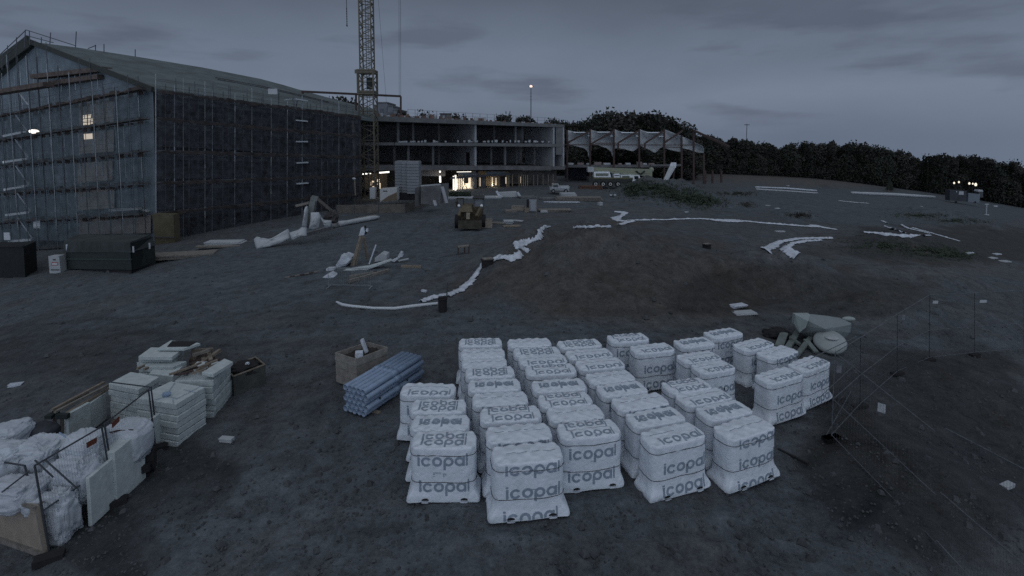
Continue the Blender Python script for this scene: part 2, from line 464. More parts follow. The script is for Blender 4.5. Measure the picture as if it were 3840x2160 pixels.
def build_block():
    b = thing('apartment_block', 'big gabled building shell wrapped in scaffolding at the left, navy and grey sheeting', 'building', CN)
    ap = P(125, 172, 58.8)
    el = gpt(0, 262, 345); er = gpt(0, 262, 345)
    er = P(574, 345, YA); lef = er + (ap - er) * 2; lef.z = er.z - 1.5
    gy = lambda u: 1 / lerp(1 / YA, 1 / YL, (578 - u) / 578)
    # gable wall, with studs showing as pale lines
    g = MB()
    base_r = P(590, 905, YA); base_l = lef.copy(); base_l.z = base_r.z - 3.0
    th = -gn * .4
    g.prism([base_l, base_r, er, ap, lef], th)
    w = g.build('gable_wall', m_sheet, b)
    # pale studs on the sheeting
    k = 0
    s = MB()
    for i in range(1, 38):
        f = i * .0445
        top_v = None
        a = gpt(f, 960, 900) ; t_ = f
        x = a
        # height of the gable there
        half = (ap - er).length
        d = Vector((a.x - er.x, a.y - er.y, 0)).length; hh = Vector((ap.x - er.x, ap.y - er.y, 0)).length
        q = d / hh
        ztop = lerp(er.z, ap.z, q) if q < 1 else lerp(ap.z, lef.z, q - 1)
        if q > 1.9: break
        for (z0, z1) in [(base_r.z + .2 + j * 3.0, base_r.z + 2.6 + j * 3.0) for j in range(6)]:
            if z0 > ztop - .8 or rnd.random() < .35: continue
            z1 = min(z1, ztop - .7)
            s.bar(Vector((a.x, a.y, z0)) + gn * .03, Vector((a.x, a.y, z1)) + gn * .03, .07 if i % 2 else .04, .04)
    w.data.materials.append(mat('pale_stud', (.30, .34, .38), .7, .3, 3))
    bq = bmesh.new(); bq.from_mesh(w.data); vv_ = [bq.verts.new(q_ - WL[b.name]) for q_ in s.v]
    for f_ in s.f: bq.faces.new([vv_[i_] for i_ in f_]).material_index = 1
    bq.to_mesh(w.data); bq.free()
    # beige boards
    for (u0, u1, va, vb, wa, wb) in ((300, 430, 388, 372, 478, 462), (300, 430, 500, 487, 578, 568), (295, 425, 612, 602, 688, 676), (297, 432, 712, 706, 788, 780), (300, 568, 818, 806, 878, 874)):
        def q(u, v):
            return P(u, v, gy(u)) + gn * .10
        MB().prism([q(u0, wa), q(u1, wb), q(u1, vb), q(u0, va)], -gn * .06).build('beige_panel', m_beige, w)
    # lit window behind the scaffold
    def q(u, v, o=.14):
        return P(u, v, gy(u)) + gn * o
    wi = MB().prism([q(317, 473), q(352, 470), q(356, 428), q(317, 433)], -gn * .04).build('lit_window', m_glowwarm, b)
    MB().prism([q(317, 523), q(357, 520), q(358, 500), q(317, 503)], -gn * .04).build('lit_window', m_glowwarm, b)
    mm = MB()
    for t in (.33, .66):
        mm.bar(q(317, lerp(473, 433, t), .17), q(356, lerp(470, 428, t), .17), .06)
    mm.bar(q(335, 472, .17), q(335, 430, .17), .06); mm.bar(q(345, 471, .17), q(350, 430, .17), .04)
    mm.build('mullion', m_dark, wi)
    # long wall under navy mesh
    a0 = P(590, 905, YA); a1 = P(1332, 790, YR); e0 = P(574, 345, YA); e1 = P(1332, 440, YR)
    n = Vector(((a1 - a0).y, -(a1 - a0).x, 0)).normalized()
    sd_ = MB()
    nn = 40
    for i in range(nn):
        f0, f1 = i / nn, (i + 1) / nn
        sd_.add([lerp(a0, a1, f0), lerp(a0, a1, f1), lerp(e0, e1, f1), lerp(e0, e1, f0)], [(0, 1, 2, 3)])
    sd_.prism([a0 - n * .5, a1 - n * .5, e1 - n * .5, e0 - n * .5], -n * .2)
    sd_.build('side_wall', m_navy, b)
    # window openings (dark) behind the netting
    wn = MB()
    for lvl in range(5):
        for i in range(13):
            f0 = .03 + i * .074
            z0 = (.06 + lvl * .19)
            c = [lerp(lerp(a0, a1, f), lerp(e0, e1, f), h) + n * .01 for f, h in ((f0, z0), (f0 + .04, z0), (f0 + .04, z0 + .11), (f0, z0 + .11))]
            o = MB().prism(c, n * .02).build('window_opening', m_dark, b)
    # far end wall
    back = lef + (P(1332, 790, YR) - base_r); 
    MB().prism([a1, a1 + (base_l - base_r) * .6, e1 + (base_l - base_r) * .6, e1], n * -.1 + Vector((.01, 0, 0))).build('end_wall', m_navy, b)
    # roof: right slope lofted between ridge and eave, left slope behind
    ridge_px = [(117, 156), (290, 178), (504, 211), (760, 253), (974, 295), (1061, 318), (1115, 334), (1220, 363), (1338, 394), (1420, 414)]
    ridge = [P(u, v, lerp(58.5, 80, (u - 117) / 1303)) for u, v in ridge_px]
    eave = [lerp(P(578, 330, YA - 1.0), P(1400, 446, YR + 1.5), i / 9) for i in range(10)]
    verts = []; r = MB()
    for i in range(9):
        r.hexa([eave[i] - Vector((0, 0, .35)), eave[i + 1] - Vector((0, 0, .35)), ridge[i + 1] - Vector((0, 0, .35)), ridge[i] - Vector((0, 0, .35)), eave[i], eave[i + 1], ridge[i + 1], ridge[i]])
    r.build('roof_slope', m_roof, b)
    lo = lef + Vector((-1.5, 0, -.2)) - Vector((0, 1, 0))
    l2 = MB(); far = ridge[-1] + (lo - ridge[0])
    l2.hexa([lo - Vector((0, 0, .9)), ridge[0] - Vector((0, 0, .5)), ridge[-1] - Vector((0, 0, .5)), far - Vector((0, 0, .9)), lo, ridge[0] + Vector((0, 0, .02)), ridge[-1], far])
    l2.build('roof_slope', mat('dark_green_membrane', (.028, .036, .032), .85), b)
    # verge boards
    vg = MB(); vg.bar(ridge[0] + gn * .2, P(572, 336, YA - 1.1), .25, .5); vg.bar(ridge[0] + gn * .2, lo, .25, 1.3)
    vg.build('verge_board', mat('verge', (.030, .034, .032), .8), b)
    # tarpaulin battens on roof
    bt = MB()
    for f in (.36, .42): bt.tube([lerp(ridge[i], eave[i], f) + Vector((0, 0, .06)) for i in range(3, 8)], .05, 5)
    bt.build('roof_batten', m_dsteel, b)
    # parapet posts of the roof edge + dormer hatch + white board
    MB().box(P(1023, 343, 57.5), (1.0, .1, .6)).build('roof_hatch', m_tarp, b)
    return b, er, ap, lef, n
BLOCK, ER, AP, LEF, SN = build_block()

def build_scaffold_gable():
    sc = thing('gable_scaffold', 'brown planked scaffolding across the gable end with white stair ladders', 'scaffold', P(300, 935, 54))
    gs = []
    def q(f, z0, z1): return gpt(f, z0, z1)
    # decks
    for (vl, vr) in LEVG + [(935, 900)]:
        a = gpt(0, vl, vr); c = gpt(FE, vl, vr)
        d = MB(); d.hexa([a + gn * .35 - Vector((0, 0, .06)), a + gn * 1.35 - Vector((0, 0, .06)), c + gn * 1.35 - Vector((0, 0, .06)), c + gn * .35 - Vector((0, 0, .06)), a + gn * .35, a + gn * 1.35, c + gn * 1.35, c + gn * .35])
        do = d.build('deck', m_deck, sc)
        t = MB(); ns = 60
        for k in range(ns):
            s0, s1 = lerp(a, c, k / ns), lerp(a, c, (k + 1) / ns)
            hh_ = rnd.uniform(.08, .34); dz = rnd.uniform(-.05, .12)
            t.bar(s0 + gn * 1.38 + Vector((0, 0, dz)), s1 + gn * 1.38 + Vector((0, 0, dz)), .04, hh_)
            if k % 2: t.bar(s0 + gn * .6 - Vector((0, 0, .2 + rnd.random() * .15)), s1 + gn * .6 - Vector((0, 0, .25)), .06, rnd.uniform(.1, .5))  # dark strips of uneven height filling the band below the deck
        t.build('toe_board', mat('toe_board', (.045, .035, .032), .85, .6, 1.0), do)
        if vl < 900:
            g = MB()
            for h in (.55, 1.05): g.tube([a + gn * 1.4 + Vector((0, 0, h)), c + gn * 1.4 + Vector((0, 0, h))], .018, 5)
            g.build('guard_rail', m_dsteel, sc)
    # gable stepped deck near the top
    for (u0, v0, u1, v1) in ((150, 290, 420, 262), (0, 350, 200, 318), (200, 318, 400, 290)):
        a = P(u1, v1, 54) + gn * .4; c = P(u0, v0, 57) + gn * .4
        MB().bar(a, c, 1.0, .45).build('deck', m_deck, sc)
    # standards
    f = .02
    for i in range(24):
        f = .02 + i * .0655
        bot = gpt(f, 950, 905)
        d = Vector((bot.x - ER.x, bot.y - ER.y, 0)).length; hh = Vector((AP.x - ER.x, AP.y - ER.y, 0)).length
        qq = d / hh
        if qq > 1.9: break
        zt = (lerp(ER.z, AP.z, qq) if qq < 1 else lerp(AP.z, LEF.z, qq - 1)) + (1.2 if i % 4 == 0 else -.8)
        for o in (.4, 1.35):
            MB().tube([bot + gn * o, Vector((bot.x, bot.y, zt)) + gn * o], .035, 6).build('standard', m_steel if o > 1 and i % 2 else m_dsteel, sc)
    for k, (vl, vr) in enumerate(LEVG + [(935, 900)]):
        n_ = MB()
        def fn(s_, t_, vl=vl, vr=vr, k=k):
            p_ = gpt(s_ * FE * .99, vl, vr)
            return Vector((p_.x, p_.y, p_.z + 2.55 * t_ - .1)) + gn * (1.46 + .10 * noise.noise(Vector((s_ * 26, t_ * 3, k + 9))))
        n_.grid(fn, 70, 4)
        if k > 0: n_.build('debris_net', mat('veil_net', (.085, .110, .128), .85, .6, 1.2, alpha=.34), sc)  # net added as a veil to dim the decks behind it
    br = MB()
    for k, (vl, vr) in enumerate(LEVG[1:]):
        for j in range(5):
            f0 = .1 + j * .3; a_ = gpt(f0, vl, vr) + gn * 1.42; b_ = gpt(f0 + .13, *LEVG[k]) + gn * 1.42
            br.tube([a_, b_], .022, 5)
    br.build('diagonal_brace', m_dsteel, sc)
    for k in range(26):
        vl, vr = rnd.choice(LEVG); p_ = gpt(rnd.uniform(.03, 1.0), vl, vr) + gn * .9
        MB().box(p_ + Vector((0, 0, .12)), (rnd.uniform(.3, 1.4), .4, rnd.uniform(.1, .35))).build('stored_plank', rnd.choice((m_deck, m_greywood, m_dsteel)), sc)
    # white stairs
    st = [((57, 328), (107, 394), None), ((57, 427), (104, 492), ((16, 511), (104, 493))), ((58, 522), (108, 592), ((18, 608), (108, 595))),
          ((60, 622), (110, 693), ((22, 711), (110, 695))), ((63, 720), (116, 793), ((27, 806), (116, 795))), ((68, 817), (122, 893), ((38, 905), (122, 898)))]
    for a, c, l in st:
        ya = lerp(YA, YL, (578 - a[0]) / 578) - 1.7
        MB().bar(P(*a, ya), P(*c, ya - .2), .10, .16).build('stair_flight', mat('stair_grey', (.36, .39, .43), .6), sc)
        if l: MB().bar(P(*l[0], ya), P(*l[1], ya), .5, .24).build('stair_landing', m_cwhite, sc)
    for (u0, v0, u1, v1) in ((415, 788, 525, 782), (525, 782, 560, 791)):
        MB().bar(P(u0, v0, 52.2), P(u1, v1, 51.2), .4, .22).build('white_board', m_tarp, sc)
    MB().box(P(138, 840, 57), (.75, .05, .95)).build('notice_panel', m_white, sc)
    MB().box(P(27, 886, 58), (.7, .05, .85)).build('notice_panel', m_white, sc)
    # ridge guard frame
    top = MB()
    pts = [(0, 235), (98, 118), (135, 150), (285, 178)]
    for (a, c) in (((0, 205), (98, 112)), ((0, 232), (98, 133)), ((98, 112), (285, 172)), ((98, 133), (200, 160)), ((95, 112), (92, 180)), ((110, 116), (112, 170)), ((10, 200), (8, 262)), ((62, 140), (62, 205)), ((190, 122), (187, 165)), ((286, 118), (283, 178)), ((25, 200), (24, 250)), ((155, 140), (155, 165)), ((358, 168), (358, 190)), ((390, 165), (390, 196)), ((360, 170), (330, 182)), ((507, 185), (507, 213))):
        top.tube([P(*a, 57.5), P(*c, 57.5)], .045, 5)
    top.build('ridge_guard', m_dsteel, sc)
    lamp = thing('site_lamp', 'glowing work lamp fixed to the gable scaffold beside the white stairs', 'lamp', P(125, 495, 56.4))
    MB().blob(P(128, 493, 56.4), (.55, .25, .22), .1).build('lamp_head', m_lampw, lamp, True)
    MB().tube([P(125, 497, 56.6), P(125, 512, 56.6)], .05).build('bracket', m_dsteel, lamp)
build_scaffold_gable()

def build_scaffold_side():
    sc = thing('side_scaffold', 'dark scaffolding with thin grey poles along the navy long side', 'scaffold', P(900, 890, 58))
    for i, (v0, v1) in enumerate(LEVS):
        a = spt(0, v0, v1, .35); c = spt(1, v0, v1, .35)
        e = MB(); o = SN * 1.0
        e.hexa([a - Vector((0, 0, .06)), a + o - Vector((0, 0, .06)), c + o - Vector((0, 0, .06)), c - Vector((0, 0, .06)), a, a + o, c + o, c])
        dk = e.build('deck', m_deck, sc)
        g = MB()
        for h in (.5, 1.0): g.tube([a + o + Vector((0, 0, h)), c + o + Vector((0, 0, h))], .016, 5)
        g.bar(a + o - Vector((0, 0, .1)), c + o - Vector((0, 0, .1)), .03, .5); g.bar(a + o * .3 - Vector((0, 0, .4)), c + o * .3 - Vector((0, 0, .4)), .03, .8)  # dark strips along the deck edge and in the band below it
        g.build('guard_rail', m_dsteel, sc)
        tb = MB()
        for k in range(64):
            s0, s1 = spt(k / 64, v0, v1, 1.5), spt((k + 1) / 64, v0, v1, 1.5); dz = Vector((0, 0, rnd.uniform(-.12, .05)))
            tb.bar(s0 + dz, s1 + dz, .04, rnd.uniform(.1, .45))
        tb.build('toe_board', mat('side_toe_board', (.034, .029, .028), .85, .6, 1.0), dk)
        # sagging net bay
        n_ = MB()
        def fn(s_, t_, v0=v0, v1=v1, i=i):
            p = spt(s_, v0, v1, 1.42)
            zz = p.z - .2 - 2.4 * t_
            return Vector((p.x, p.y, zz)) + SN * (.10 * noise.noise(Vector((s_ * 30, t_ * 3, i))))
        n_.grid(fn, 70, 4)
        if i > -1:
            n_.build('debris_net', mat('debris_net', (.046, .050, .060), .85, .7, 1.8, alpha=.42), sc)
    us = [575, 602, 628, 655, 672, 700, 722, 745, 780, 800, 820, 850, 880, 915, 950, 980, 1012, 1040, 1072, 1106, 1130, 1155, 1180, 1200, 1230, 1260, 1295, 1325]
    for k, u in enumerate(us):
        f = (u - 578) / (1332 - 578)
        b_ = spt(f, 905, 790, 1.4); t = spt(f, 345, 440, 1.4); t.z += .8 if k % 3 else 1.6
        MB().tube([b_, t], .032 if k % 2 else .045, 6).build('standard', m_steel if k in (0, 2, 3, 6, 7, 10, 12, 14, 16, 18, 21, 24) else m_dsteel, sc)
    br = MB()
    for k in range(4):
        for j in range(7):
            f0 = .04 + j * .14; br.tube([spt(f0, *LEVS[k + 1], 1.42), spt(f0 + .05, *LEVS[k], 1.42)], .02, 5)
    br.build('diagonal_brace', m_dsteel, sc)
    # stair tower
    for (u0, v0, u1, v1) in ((1067, 374, 1110, 370), (1110, 372, 1152, 379), (1108, 451, 1152, 455), (1108, 531, 1153, 531), (1110, 611, 1154, 609), (1110, 689, 1155, 686)):
        MB().bar(P(u0, v0, 59.2), P(u1, v1, 60), .5, .14).build('stair_landing', mat('stair_grey2', (.30, .33, .36), .6), sc)
    for (u0, v0, u1, v1) in ((1115, 378, 1100, 448), (1113, 458, 1102, 528), (1113, 538, 1102, 608), (1115, 616, 1104, 686)):
        MB().bar(P(u0, v0, 59.5), P(u1, v1, 59.5), .08, .1).build('stair_flight', m_dsteel, sc)
    # parapet rail on top
    g = MB()
    for k in range(14):
        p = spt(k / 13, 345, 440, .9); g.tube([p, p + Vector((0, 0, 1.5))], .03, 5)
    g.tube([spt(0, 345, 440, .9) + Vector((0, 0, 1.2)), spt(1, 345, 440, .9) + Vector((0, 0, 1.2))], .02, 5)
    g.build('guard_rail', m_dsteel, sc)
build_scaffold_side()

# goods hoist cabin / plywood porch at the corner
h = thing('plywood_porch', 'ochre plywood porch at the foot of the corner between the two scaffolds', 'porch', G(620, 942))
MB().prism([P(585, 938, 48.6), P(655, 934, 48.6), P(650, 805, 48.6), P(570, 803, 48.6)], (0, .9, 0)).build('panel', mat('ochre_ply', (.088, .078, .052), .8, .2, 1.2), h)
MB().bar(P(572, 888, 48.4), P(655, 890, 48.4), .1, .08).build('rail', m_dsteel, h)
MB().bar(P(580, 944, 48.2), P(620, 942, 48.2), .3, .1).build('sill', m_tarp, h)

# ------------------------------------------------------------------ concrete frame building
def build_frame():
    b = thing('concrete_frame_building', 'long three storey concrete frame, open bays, wooden studs and lights on the ground floor', 'building', G(1700, 720))
    yl, yr = 71.5, 89.5
    def q(u, v, back=0, o=0):
        y = lerp(yl, yr, (u - 1340) / 775)
        p = P(u, v, y); 
        return p
    dn = (q(2115, 500) - q(1340, 500)); dn.z = 0; dn.normalize(); bk = Vector((-dn.y, dn.x, 0))   # towards the back
    def slab(u0, va, vb, u1, wa, wb, depth, name, m):
        a, c = q(u0, vb), q(u1, wb); a2, c2 = q(u0, va), q(u1, wa)
        return MB().hexa([a, c, c + bk * depth, a + bk * depth, a2, c2, c2 + bk * depth, a2 + bk * depth]).build(name, m, b)
    slab(1325, 431, 451, 2117, 467, 478, 14, 'roof_slab', m_conc)
    slab(1480, 534, 545, 2117, 539, 551, 14, 'floor_slab', m_conc)
    slab(1325, 534, 545, 1478, 534, 545, 14, 'floor_slab', m_concd)
    slab(1325, 620, 640, 2120, 624, 636, 14, 'floor_slab', m_concd)
    # back wall, keeps the bays dark
    a, c = q(1325, 760) + bk * 13.6, q(2115, 698) + bk * 13.6; a2, c2 = q(1325, 446) + bk * 13.6, q(2115, 476) + bk * 13.6
    MB().hexa([a, c, c + bk * .3, a + bk * .3, a2, c2, c2 + bk * .3, a2 + bk * .3]).build('back_wall', m_concd, b)
    MB().hexa([q(1325, 760), q(1335, 760), q(1335, 760) + bk * 14, q(1325, 760) + bk * 14, q(1325, 440), q(1335, 440), q(1335, 440) + bk * 14, q(1325, 440) + bk * 14]).build('side_wall', m_concd, b)
    # cross walls
    def cross(u, vt, vb, depth, m, th=.35, front=.0):
        a, c = q(u, vb) + bk * front, q(u, vt) + bk * front
        return MB().hexa([a - dn * th, a, a + bk * depth, a + bk * depth - dn * th, c - dn * th, c, c + bk * depth, c + bk * depth - dn * th]).build('cross_wall', m, b)
    cross(1787, 462, 534, 9, m_conc_l); cw = cross(1787, 550, 623, 9, m_conc_l)
    cross(2080, 477, 540, 9, m_conc_l); cross(2080, 552, 626, 9, m_conc_l)
    cross(1786, 641, 705, 9, m_conc)
    # door opening in the cross wall, end portal
    a = q(1786, 622) - dn * .37 + bk * 1.6
    MB().hexa([a - dn * .02, a, a + bk * 1.2, a + bk * 1.2 - dn * .02] + [p + Vector((0, 0, 2.1)) for p in (a - dn * .02, a, a + bk * 1.2, a + bk * 1.2 - dn * .02)]).build('door_opening', m_dark, cw)
    cross(2116, 470, 626, 9, m_conc_l, .3)
    e = MB().prism([q(2085, 543) , q(2110, 543), q(2110, 478), q(2085, 476)], bk * .2).build('end_wall', m_conc, b)
    MB().prism([q(2085, 580), q(2108, 580), q(2108, 551), q(2085, 551)], bk * .2).build('end_wall', m_conc, b)
    # columns
    for u in (1400, 1445, 1500, 1539, 1572, 1632, 1690, 1870, 1904, 1943, 1990, 2035):
        for (vt, vb) in ((lerp(452, 478, (u - 1400) / 700), 534), (547, 621)):
            if vt < 500 and rnd.random() < .5: continue
            p0, p1 = q(u, vb), q(u, vt)
            d = rnd.choice((.8, 2.5, 4.5))
            MB().bar(p0 + bk * d, p1 + bk * d, .3, .3).build('column', m_conc if d < 1 else m_concd, b)
    # parapet clutter: insulation/timber along the roof and first floor edge
    mm = MB(); mp = MB()
    for i in range(70):
        u = 1405 + i * 10 + rnd.uniform(-3, 3); v = lerp(434, 468, (u - 1401) / 713)
        hgt = rnd.uniform(.05, .5) * (1.2 if u < 1850 else .6)
        p = q(u, v) + bk * rnd.uniform(.3, 1.5) + Vector((0, 0, hgt / 2))
        (mm if i % 3 else mp).box(p, (rnd.uniform(.2, .7), .4, hgt), rnd.uniform(0, 1))
    mm.build('formwork_scraps', mat('formwork_scraps', (.15, .10, .085), .85, .5, .8), b); 
    mp.build('foam_packs', m_tarp, b)
    mm = MB()
    for i in range(40):
        u = 1500 + i * 14.5 + rnd.uniform(-4, 4)
        if rnd.random() < .2: continue
        p = q(u, 534) + bk * .4
        w = rnd.uniform(.2, .5); hgt = rnd.uniform(.15, .42)
        mm.box(p + Vector((0, 0, hgt / 2)), (w, .4, hgt), rnd.uniform(-.2, .2))
    mm.build('edge_blocks', m_tarp, b)
    # guard rail posts on roof
    g = MB(); tops = []
    for i in range(22):
        u = 1530 + i * 27; v = lerp(440, 471, (u - 1530) / 585)
        p = q(u, v); t = p + Vector((0, 0, 1.15)); g.tube([p, t], .03, 5); tops.append(t)
    g.tube(tops, .016, 4); g.tube([t - Vector((0, 0, .5)) for t in tops], .012, 4)
    g.build('roof_guard_rail', m_dsteel, b)
    # ground floor: timber studs, boards, glowing panels in place of lit sheets
    base = lambda u: lerp(742, 697, (u - 1400) / 715)
    st_y = mat('timber_stud', (.28, .23, .16), .8, .2, 2)
    k = 0
    for u in list(range(1724, 1740, 6)) + list(range(1832, 1880, 7)) + [1790, 1800, 1904, 1912, 1925] + list(range(1950, 1990, 8)) + [2005, 2020, 2040, 2060, 2078]:
        MB().bar(q(u, base(u) - 4) + bk * .3, q(u, 655) + bk * .3, .12, .12).build('stud', st_y if u < 1990 else m_greywood, b)
    MB().bar(q(1690, 668) + bk * .1, q(1915, 652) + bk * .1, .12, .3).build('ledger_beam', m_dsteel, b)
    MB().bar(q(1690, 718) + bk * .1, q(1900, 702) + bk * .1, .1, .16).build('ledger_beam', m_dsteel, b)
    bd = MB()
    def panel(u0, u1, vt, vb, m, o, name='wall_board'):
        return MB().prism([q(u0, vb) + bk * o, q(u1, vb) + bk * o, q(u1, vt) + bk * o, q(u0, vt) + bk * o], bk * .1).build(name, m, b)
    panel(1725, 1800, 648, 662, m_sheet, .5); panel(1830, 1900, 644, 660, m_sheet, .5)
    panel(1810, 1830, 656, base(1820), m_dsteel, .6); panel(1883, 1902, 662, 700, m_dark, .6); panel(1930, 2115, 642, 694, mat('dim_board', (.10, .095, .09), .9, .4, .8), 2.2)
    panel(1580, 1680, 640, 662, m_beige, 1.0); panel(1810, 1925, 644, 700, mat('dim_ply', (.20, .16, .11), .9, .3, .8), 1.6)
    panel(1735, 1752, 664, 712, m_glowwarm, 1.2, 'glow_panel'); panel(1770, 1788, 664, 716, m_glowwarm, 1.2, 'glow_panel')  # lamp-lit sheets: their light is put in as emission
    panel(1752, 1770, 690, 712, m_glowdim, 1.25, 'glow_panel'); panel(1722, 1735, 664, 718, m_glowdim, 1.25, 'glow_panel')
    panel(1396, 1480, 655, 720, mat('brown_board', (.10, .085, .07), .9), 3.5)  # plain dark brown board
    for (a_, c_) in (((1735, 664), (1755, 712)), ((1755, 664), (1735, 712)), ((1772, 664), (1792, 712)), ((1792, 664), (1772, 712))):
        MB().bar(q(*a_) + bk * .2, q(*c_) + bk * .2, .08).build('brace', m_dsteel, b)
    # lamps
    lb = []
    for (u0, v0, u1, v1, w) in ((1360, 653, 1393, 650, .16), (1424, 648, 1460, 645, .2), (1651, 647, 1651, 651, .25), (1651, 660, 1652, 684, .26), (1709, 657, 1709, 714, .24), (1701, 660, 1701, 712, .12), (1714, 645, 1768, 644, .07)):
        lb.append((q(u0, v0), q(u1, v1), w))
    for i, (p0, p1, w) in enumerate(lb):
        if (p1 - p0).length < .3: p1 = p0 + Vector((0, 0, .25))
        rt = tag(MB().tube([p0 + bk * .1, lerp(p0, p1, .5) + bk * .1, p1 + bk * .1], w / 2, 8).build('strip_light', m_lampw, None, loc=p0), 
            ['bright strip light left of the crane foot under the frame building', 'second bright strip light right of the crane mast', 'small round lamp above the upright light near the grey panels',
             'upright work light just above the concrete panels', 'tallest upright light, at the left end of the lit opening', 'thin upright light beside the tallest one', 'dim row light under the slab edge above the lit opening'][i], 'lamp', 'lights on the ground floor')
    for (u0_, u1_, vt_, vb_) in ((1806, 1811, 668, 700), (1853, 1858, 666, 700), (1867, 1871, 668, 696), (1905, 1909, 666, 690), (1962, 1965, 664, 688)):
        panel(u0_, u1_, vt_, vb_, m_glowdim, .8, 'glow_panel')  # thin gaps whose lamp light is put in as emission
    # small clutter boxes under the strip lights, lamp light put in as emission
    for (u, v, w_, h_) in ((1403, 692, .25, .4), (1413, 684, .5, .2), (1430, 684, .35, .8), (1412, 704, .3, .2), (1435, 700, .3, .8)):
        MB().box(q(u, v) + bk * 1.5, (w_, .1, h_)).build('glow_panel', m_glowdim, b)
    for (u, v, e) in ((1376, 662, 90), (1442, 658, 110), (1706, 690, 110), (1652, 676, 50), (1760, 690, 60), (1860, 690, 80), (1830, 676, 40)):
        ld = bpy.data.lights.new('bulb', 'POINT'); ld.energy = e * .35; ld.color = (1, .83, .62); ld.shadow_soft_size = .3
        lo = bpy.data.objects.new('bulb', ld); COL.objects.link(lo); lo.location = q(u, v) + bk * (.9 if u < 1700 else .7) + Vector((0, 0, -.2))
    return q, bk
Q, BK = build_frame()

# steel portal over the roofs
p = thing('steel_portal', 'rust red steel portal beam standing above the roof beside the crane', 'portal frame', P(1503, 432, 73))
MB().bar(P(1130, 343, 70), P(1503, 361, 74), .3, .28).build('beam', m_rust, p)
for (u, a, c) in ((1335, 353, 440), (1503, 361, 432), (1135, 345, 400)): MB().bar(P(u, a, 72), P(u, c, 72), .22).build('post', m_rust, p)

# ------------------------------------------------------------------ tower crane
def build_crane():
    yb = 67.5
    cr = thing('tower_crane', 'yellow lattice tower crane mast rising out of the picture', 'crane', P(1375, 735, yb + 1))
    def mast(uc, hw, z0, z1, bay, name, r=.075):
        x0 = P(uc, 500, yb).x; m = MB(); c = [(-hw, -hw), (hw, -hw), (hw, hw), (-hw, hw)]
        for (a, d) in c: m.bar((x0 + a, yb + 1 + d, z0), (x0 + a, yb + 1 + d, z1), r * 2)
        z = z0; k = 0
        while z < z1 - .1:
            zz = min(z + bay, z1)
            for i in range(4):
                a, d = c[i], c[(i + 1) % 4]
                if k % 2: a, d = d, a
                m.bar((x0 + a[0], yb + 1 + a[1], z), (x0 + d[0], yb + 1 + d[1], zz), r)
                if k % 2 == 0: m.bar((x0 + a[0], yb + 1 + a[1], z), (x0 + d[0], yb + 1 + d[1], z), r)
            z = zz; k += 1
        return m.build(name, m_yel, cr)
    zt = P(1375, 262, yb).z
    low = mast(1375, .93, P(1375, 745, yb).z, zt, .95, 'lower_mast', .085)
    mast(1374, .74, zt, 44, .72, 'upper_mast')
    # ladder, cables
    x0 = P(1374, 500, yb).x
    l = MB(); l.bar((x0 - .1, yb + 1, 0), (x0 - .1, yb + 1, 44), .07); l.bar((x0 + .25, yb + 1, 0), (x0 + .25, yb + 1, 44), .05)
    z = 0
    while z < 44: l.bar((x0 - .1, yb + 1, z), (x0 + .25, yb + 1, z), .03); z += .4
    l.build('ladder', m_dsteel, cr)
    # climbing collar with platforms
    co = MB()
    for v in (262, 270, 342, 350): 
        zz = P(1375, v, yb).z
        for a, d in (((-1.05, -1.05), (1.05, -1.05)), ((1.05, -1.05), (1.05, 1.05)), ((1.05, 1.05), (-1.05, 1.05)), ((-1.05, 1.05), (-1.05, -1.05))):
            co.bar((x0 + a[0], yb + 1 + a[1], zz), (x0 + d[0], yb + 1 + d[1], zz), .13, .2)
    for a in (-1.02, 1.02):
        for d in (-1.02, 1.02): co.bar((x0 + a, yb + 1 + d, P(1375, 350, yb).z), (x0 + a, yb + 1 + d, P(1375, 262, yb).z), .16)
    co.bar((x0 - 1.35, yb, P(1375, 268, yb).z), (x0 + 1.25, yb, P(1375, 268, yb).z), .06, .5)
    co.build('climbing_collar', m_yel, cr)
    MB().box((x0 + .3, yb + .9, P(0, 310, yb).z), (.7, .5, 1.5)).build('motor_box', m_green, cr)
    # jib above the frame
    j = MB()
    for dy in (-.5, .5): j.bar((x0 - 14, yb + 1 + dy, 44), (x0 + 30, yb + 1 + dy, 44), .14)
    j.bar((x0 - 14, yb + 1, 45.4), (x0 + 30, yb + 1, 45.4), .16)
    for i in range(44): j.bar((x0 - 14 + i, yb + .5, 44), (x0 - 13.5 + i, yb + 1, 45.4), .06); j.bar((x0 - 13.5 + i, yb + 1, 45.4), (x0 - 13 + i, yb + 1.5, 44), .06)
    j.build('jib', m_yel, cr)
    rp = MB()
    for u in (1497, 1503): rp.tube([P(u, 358, 73), Vector((P(u, 0, yb).x, yb + 1, 44))], .022, 5)
    rp.tube([P(1449, 385, 73), P(1418, -10, yb), Vector((P(1416, 0, yb).x, yb + 1, 44))], .016, 5)
    rp.build('rope', m_dsteel, cr)
    hk = MB(); hx = P(1290, 0, yb).x
    hk.tube([(hx, yb + 1, 44), (hx, yb + 1, P(1290, 60, yb).z)], .035, 5)
    zc_ = P(1290, 90, yb).z
    for i in range(14): hk.box((hx, yb + 1, zc_ + i * .16 + .05), (.11 if i % 2 else .05, .05 if i % 2 else .11, .15))
    hk.blob((hx, yb + 1, zc_), (.1, .1, .12))
    hk.build('hook_chain', m_dark, cr)
build_crane()

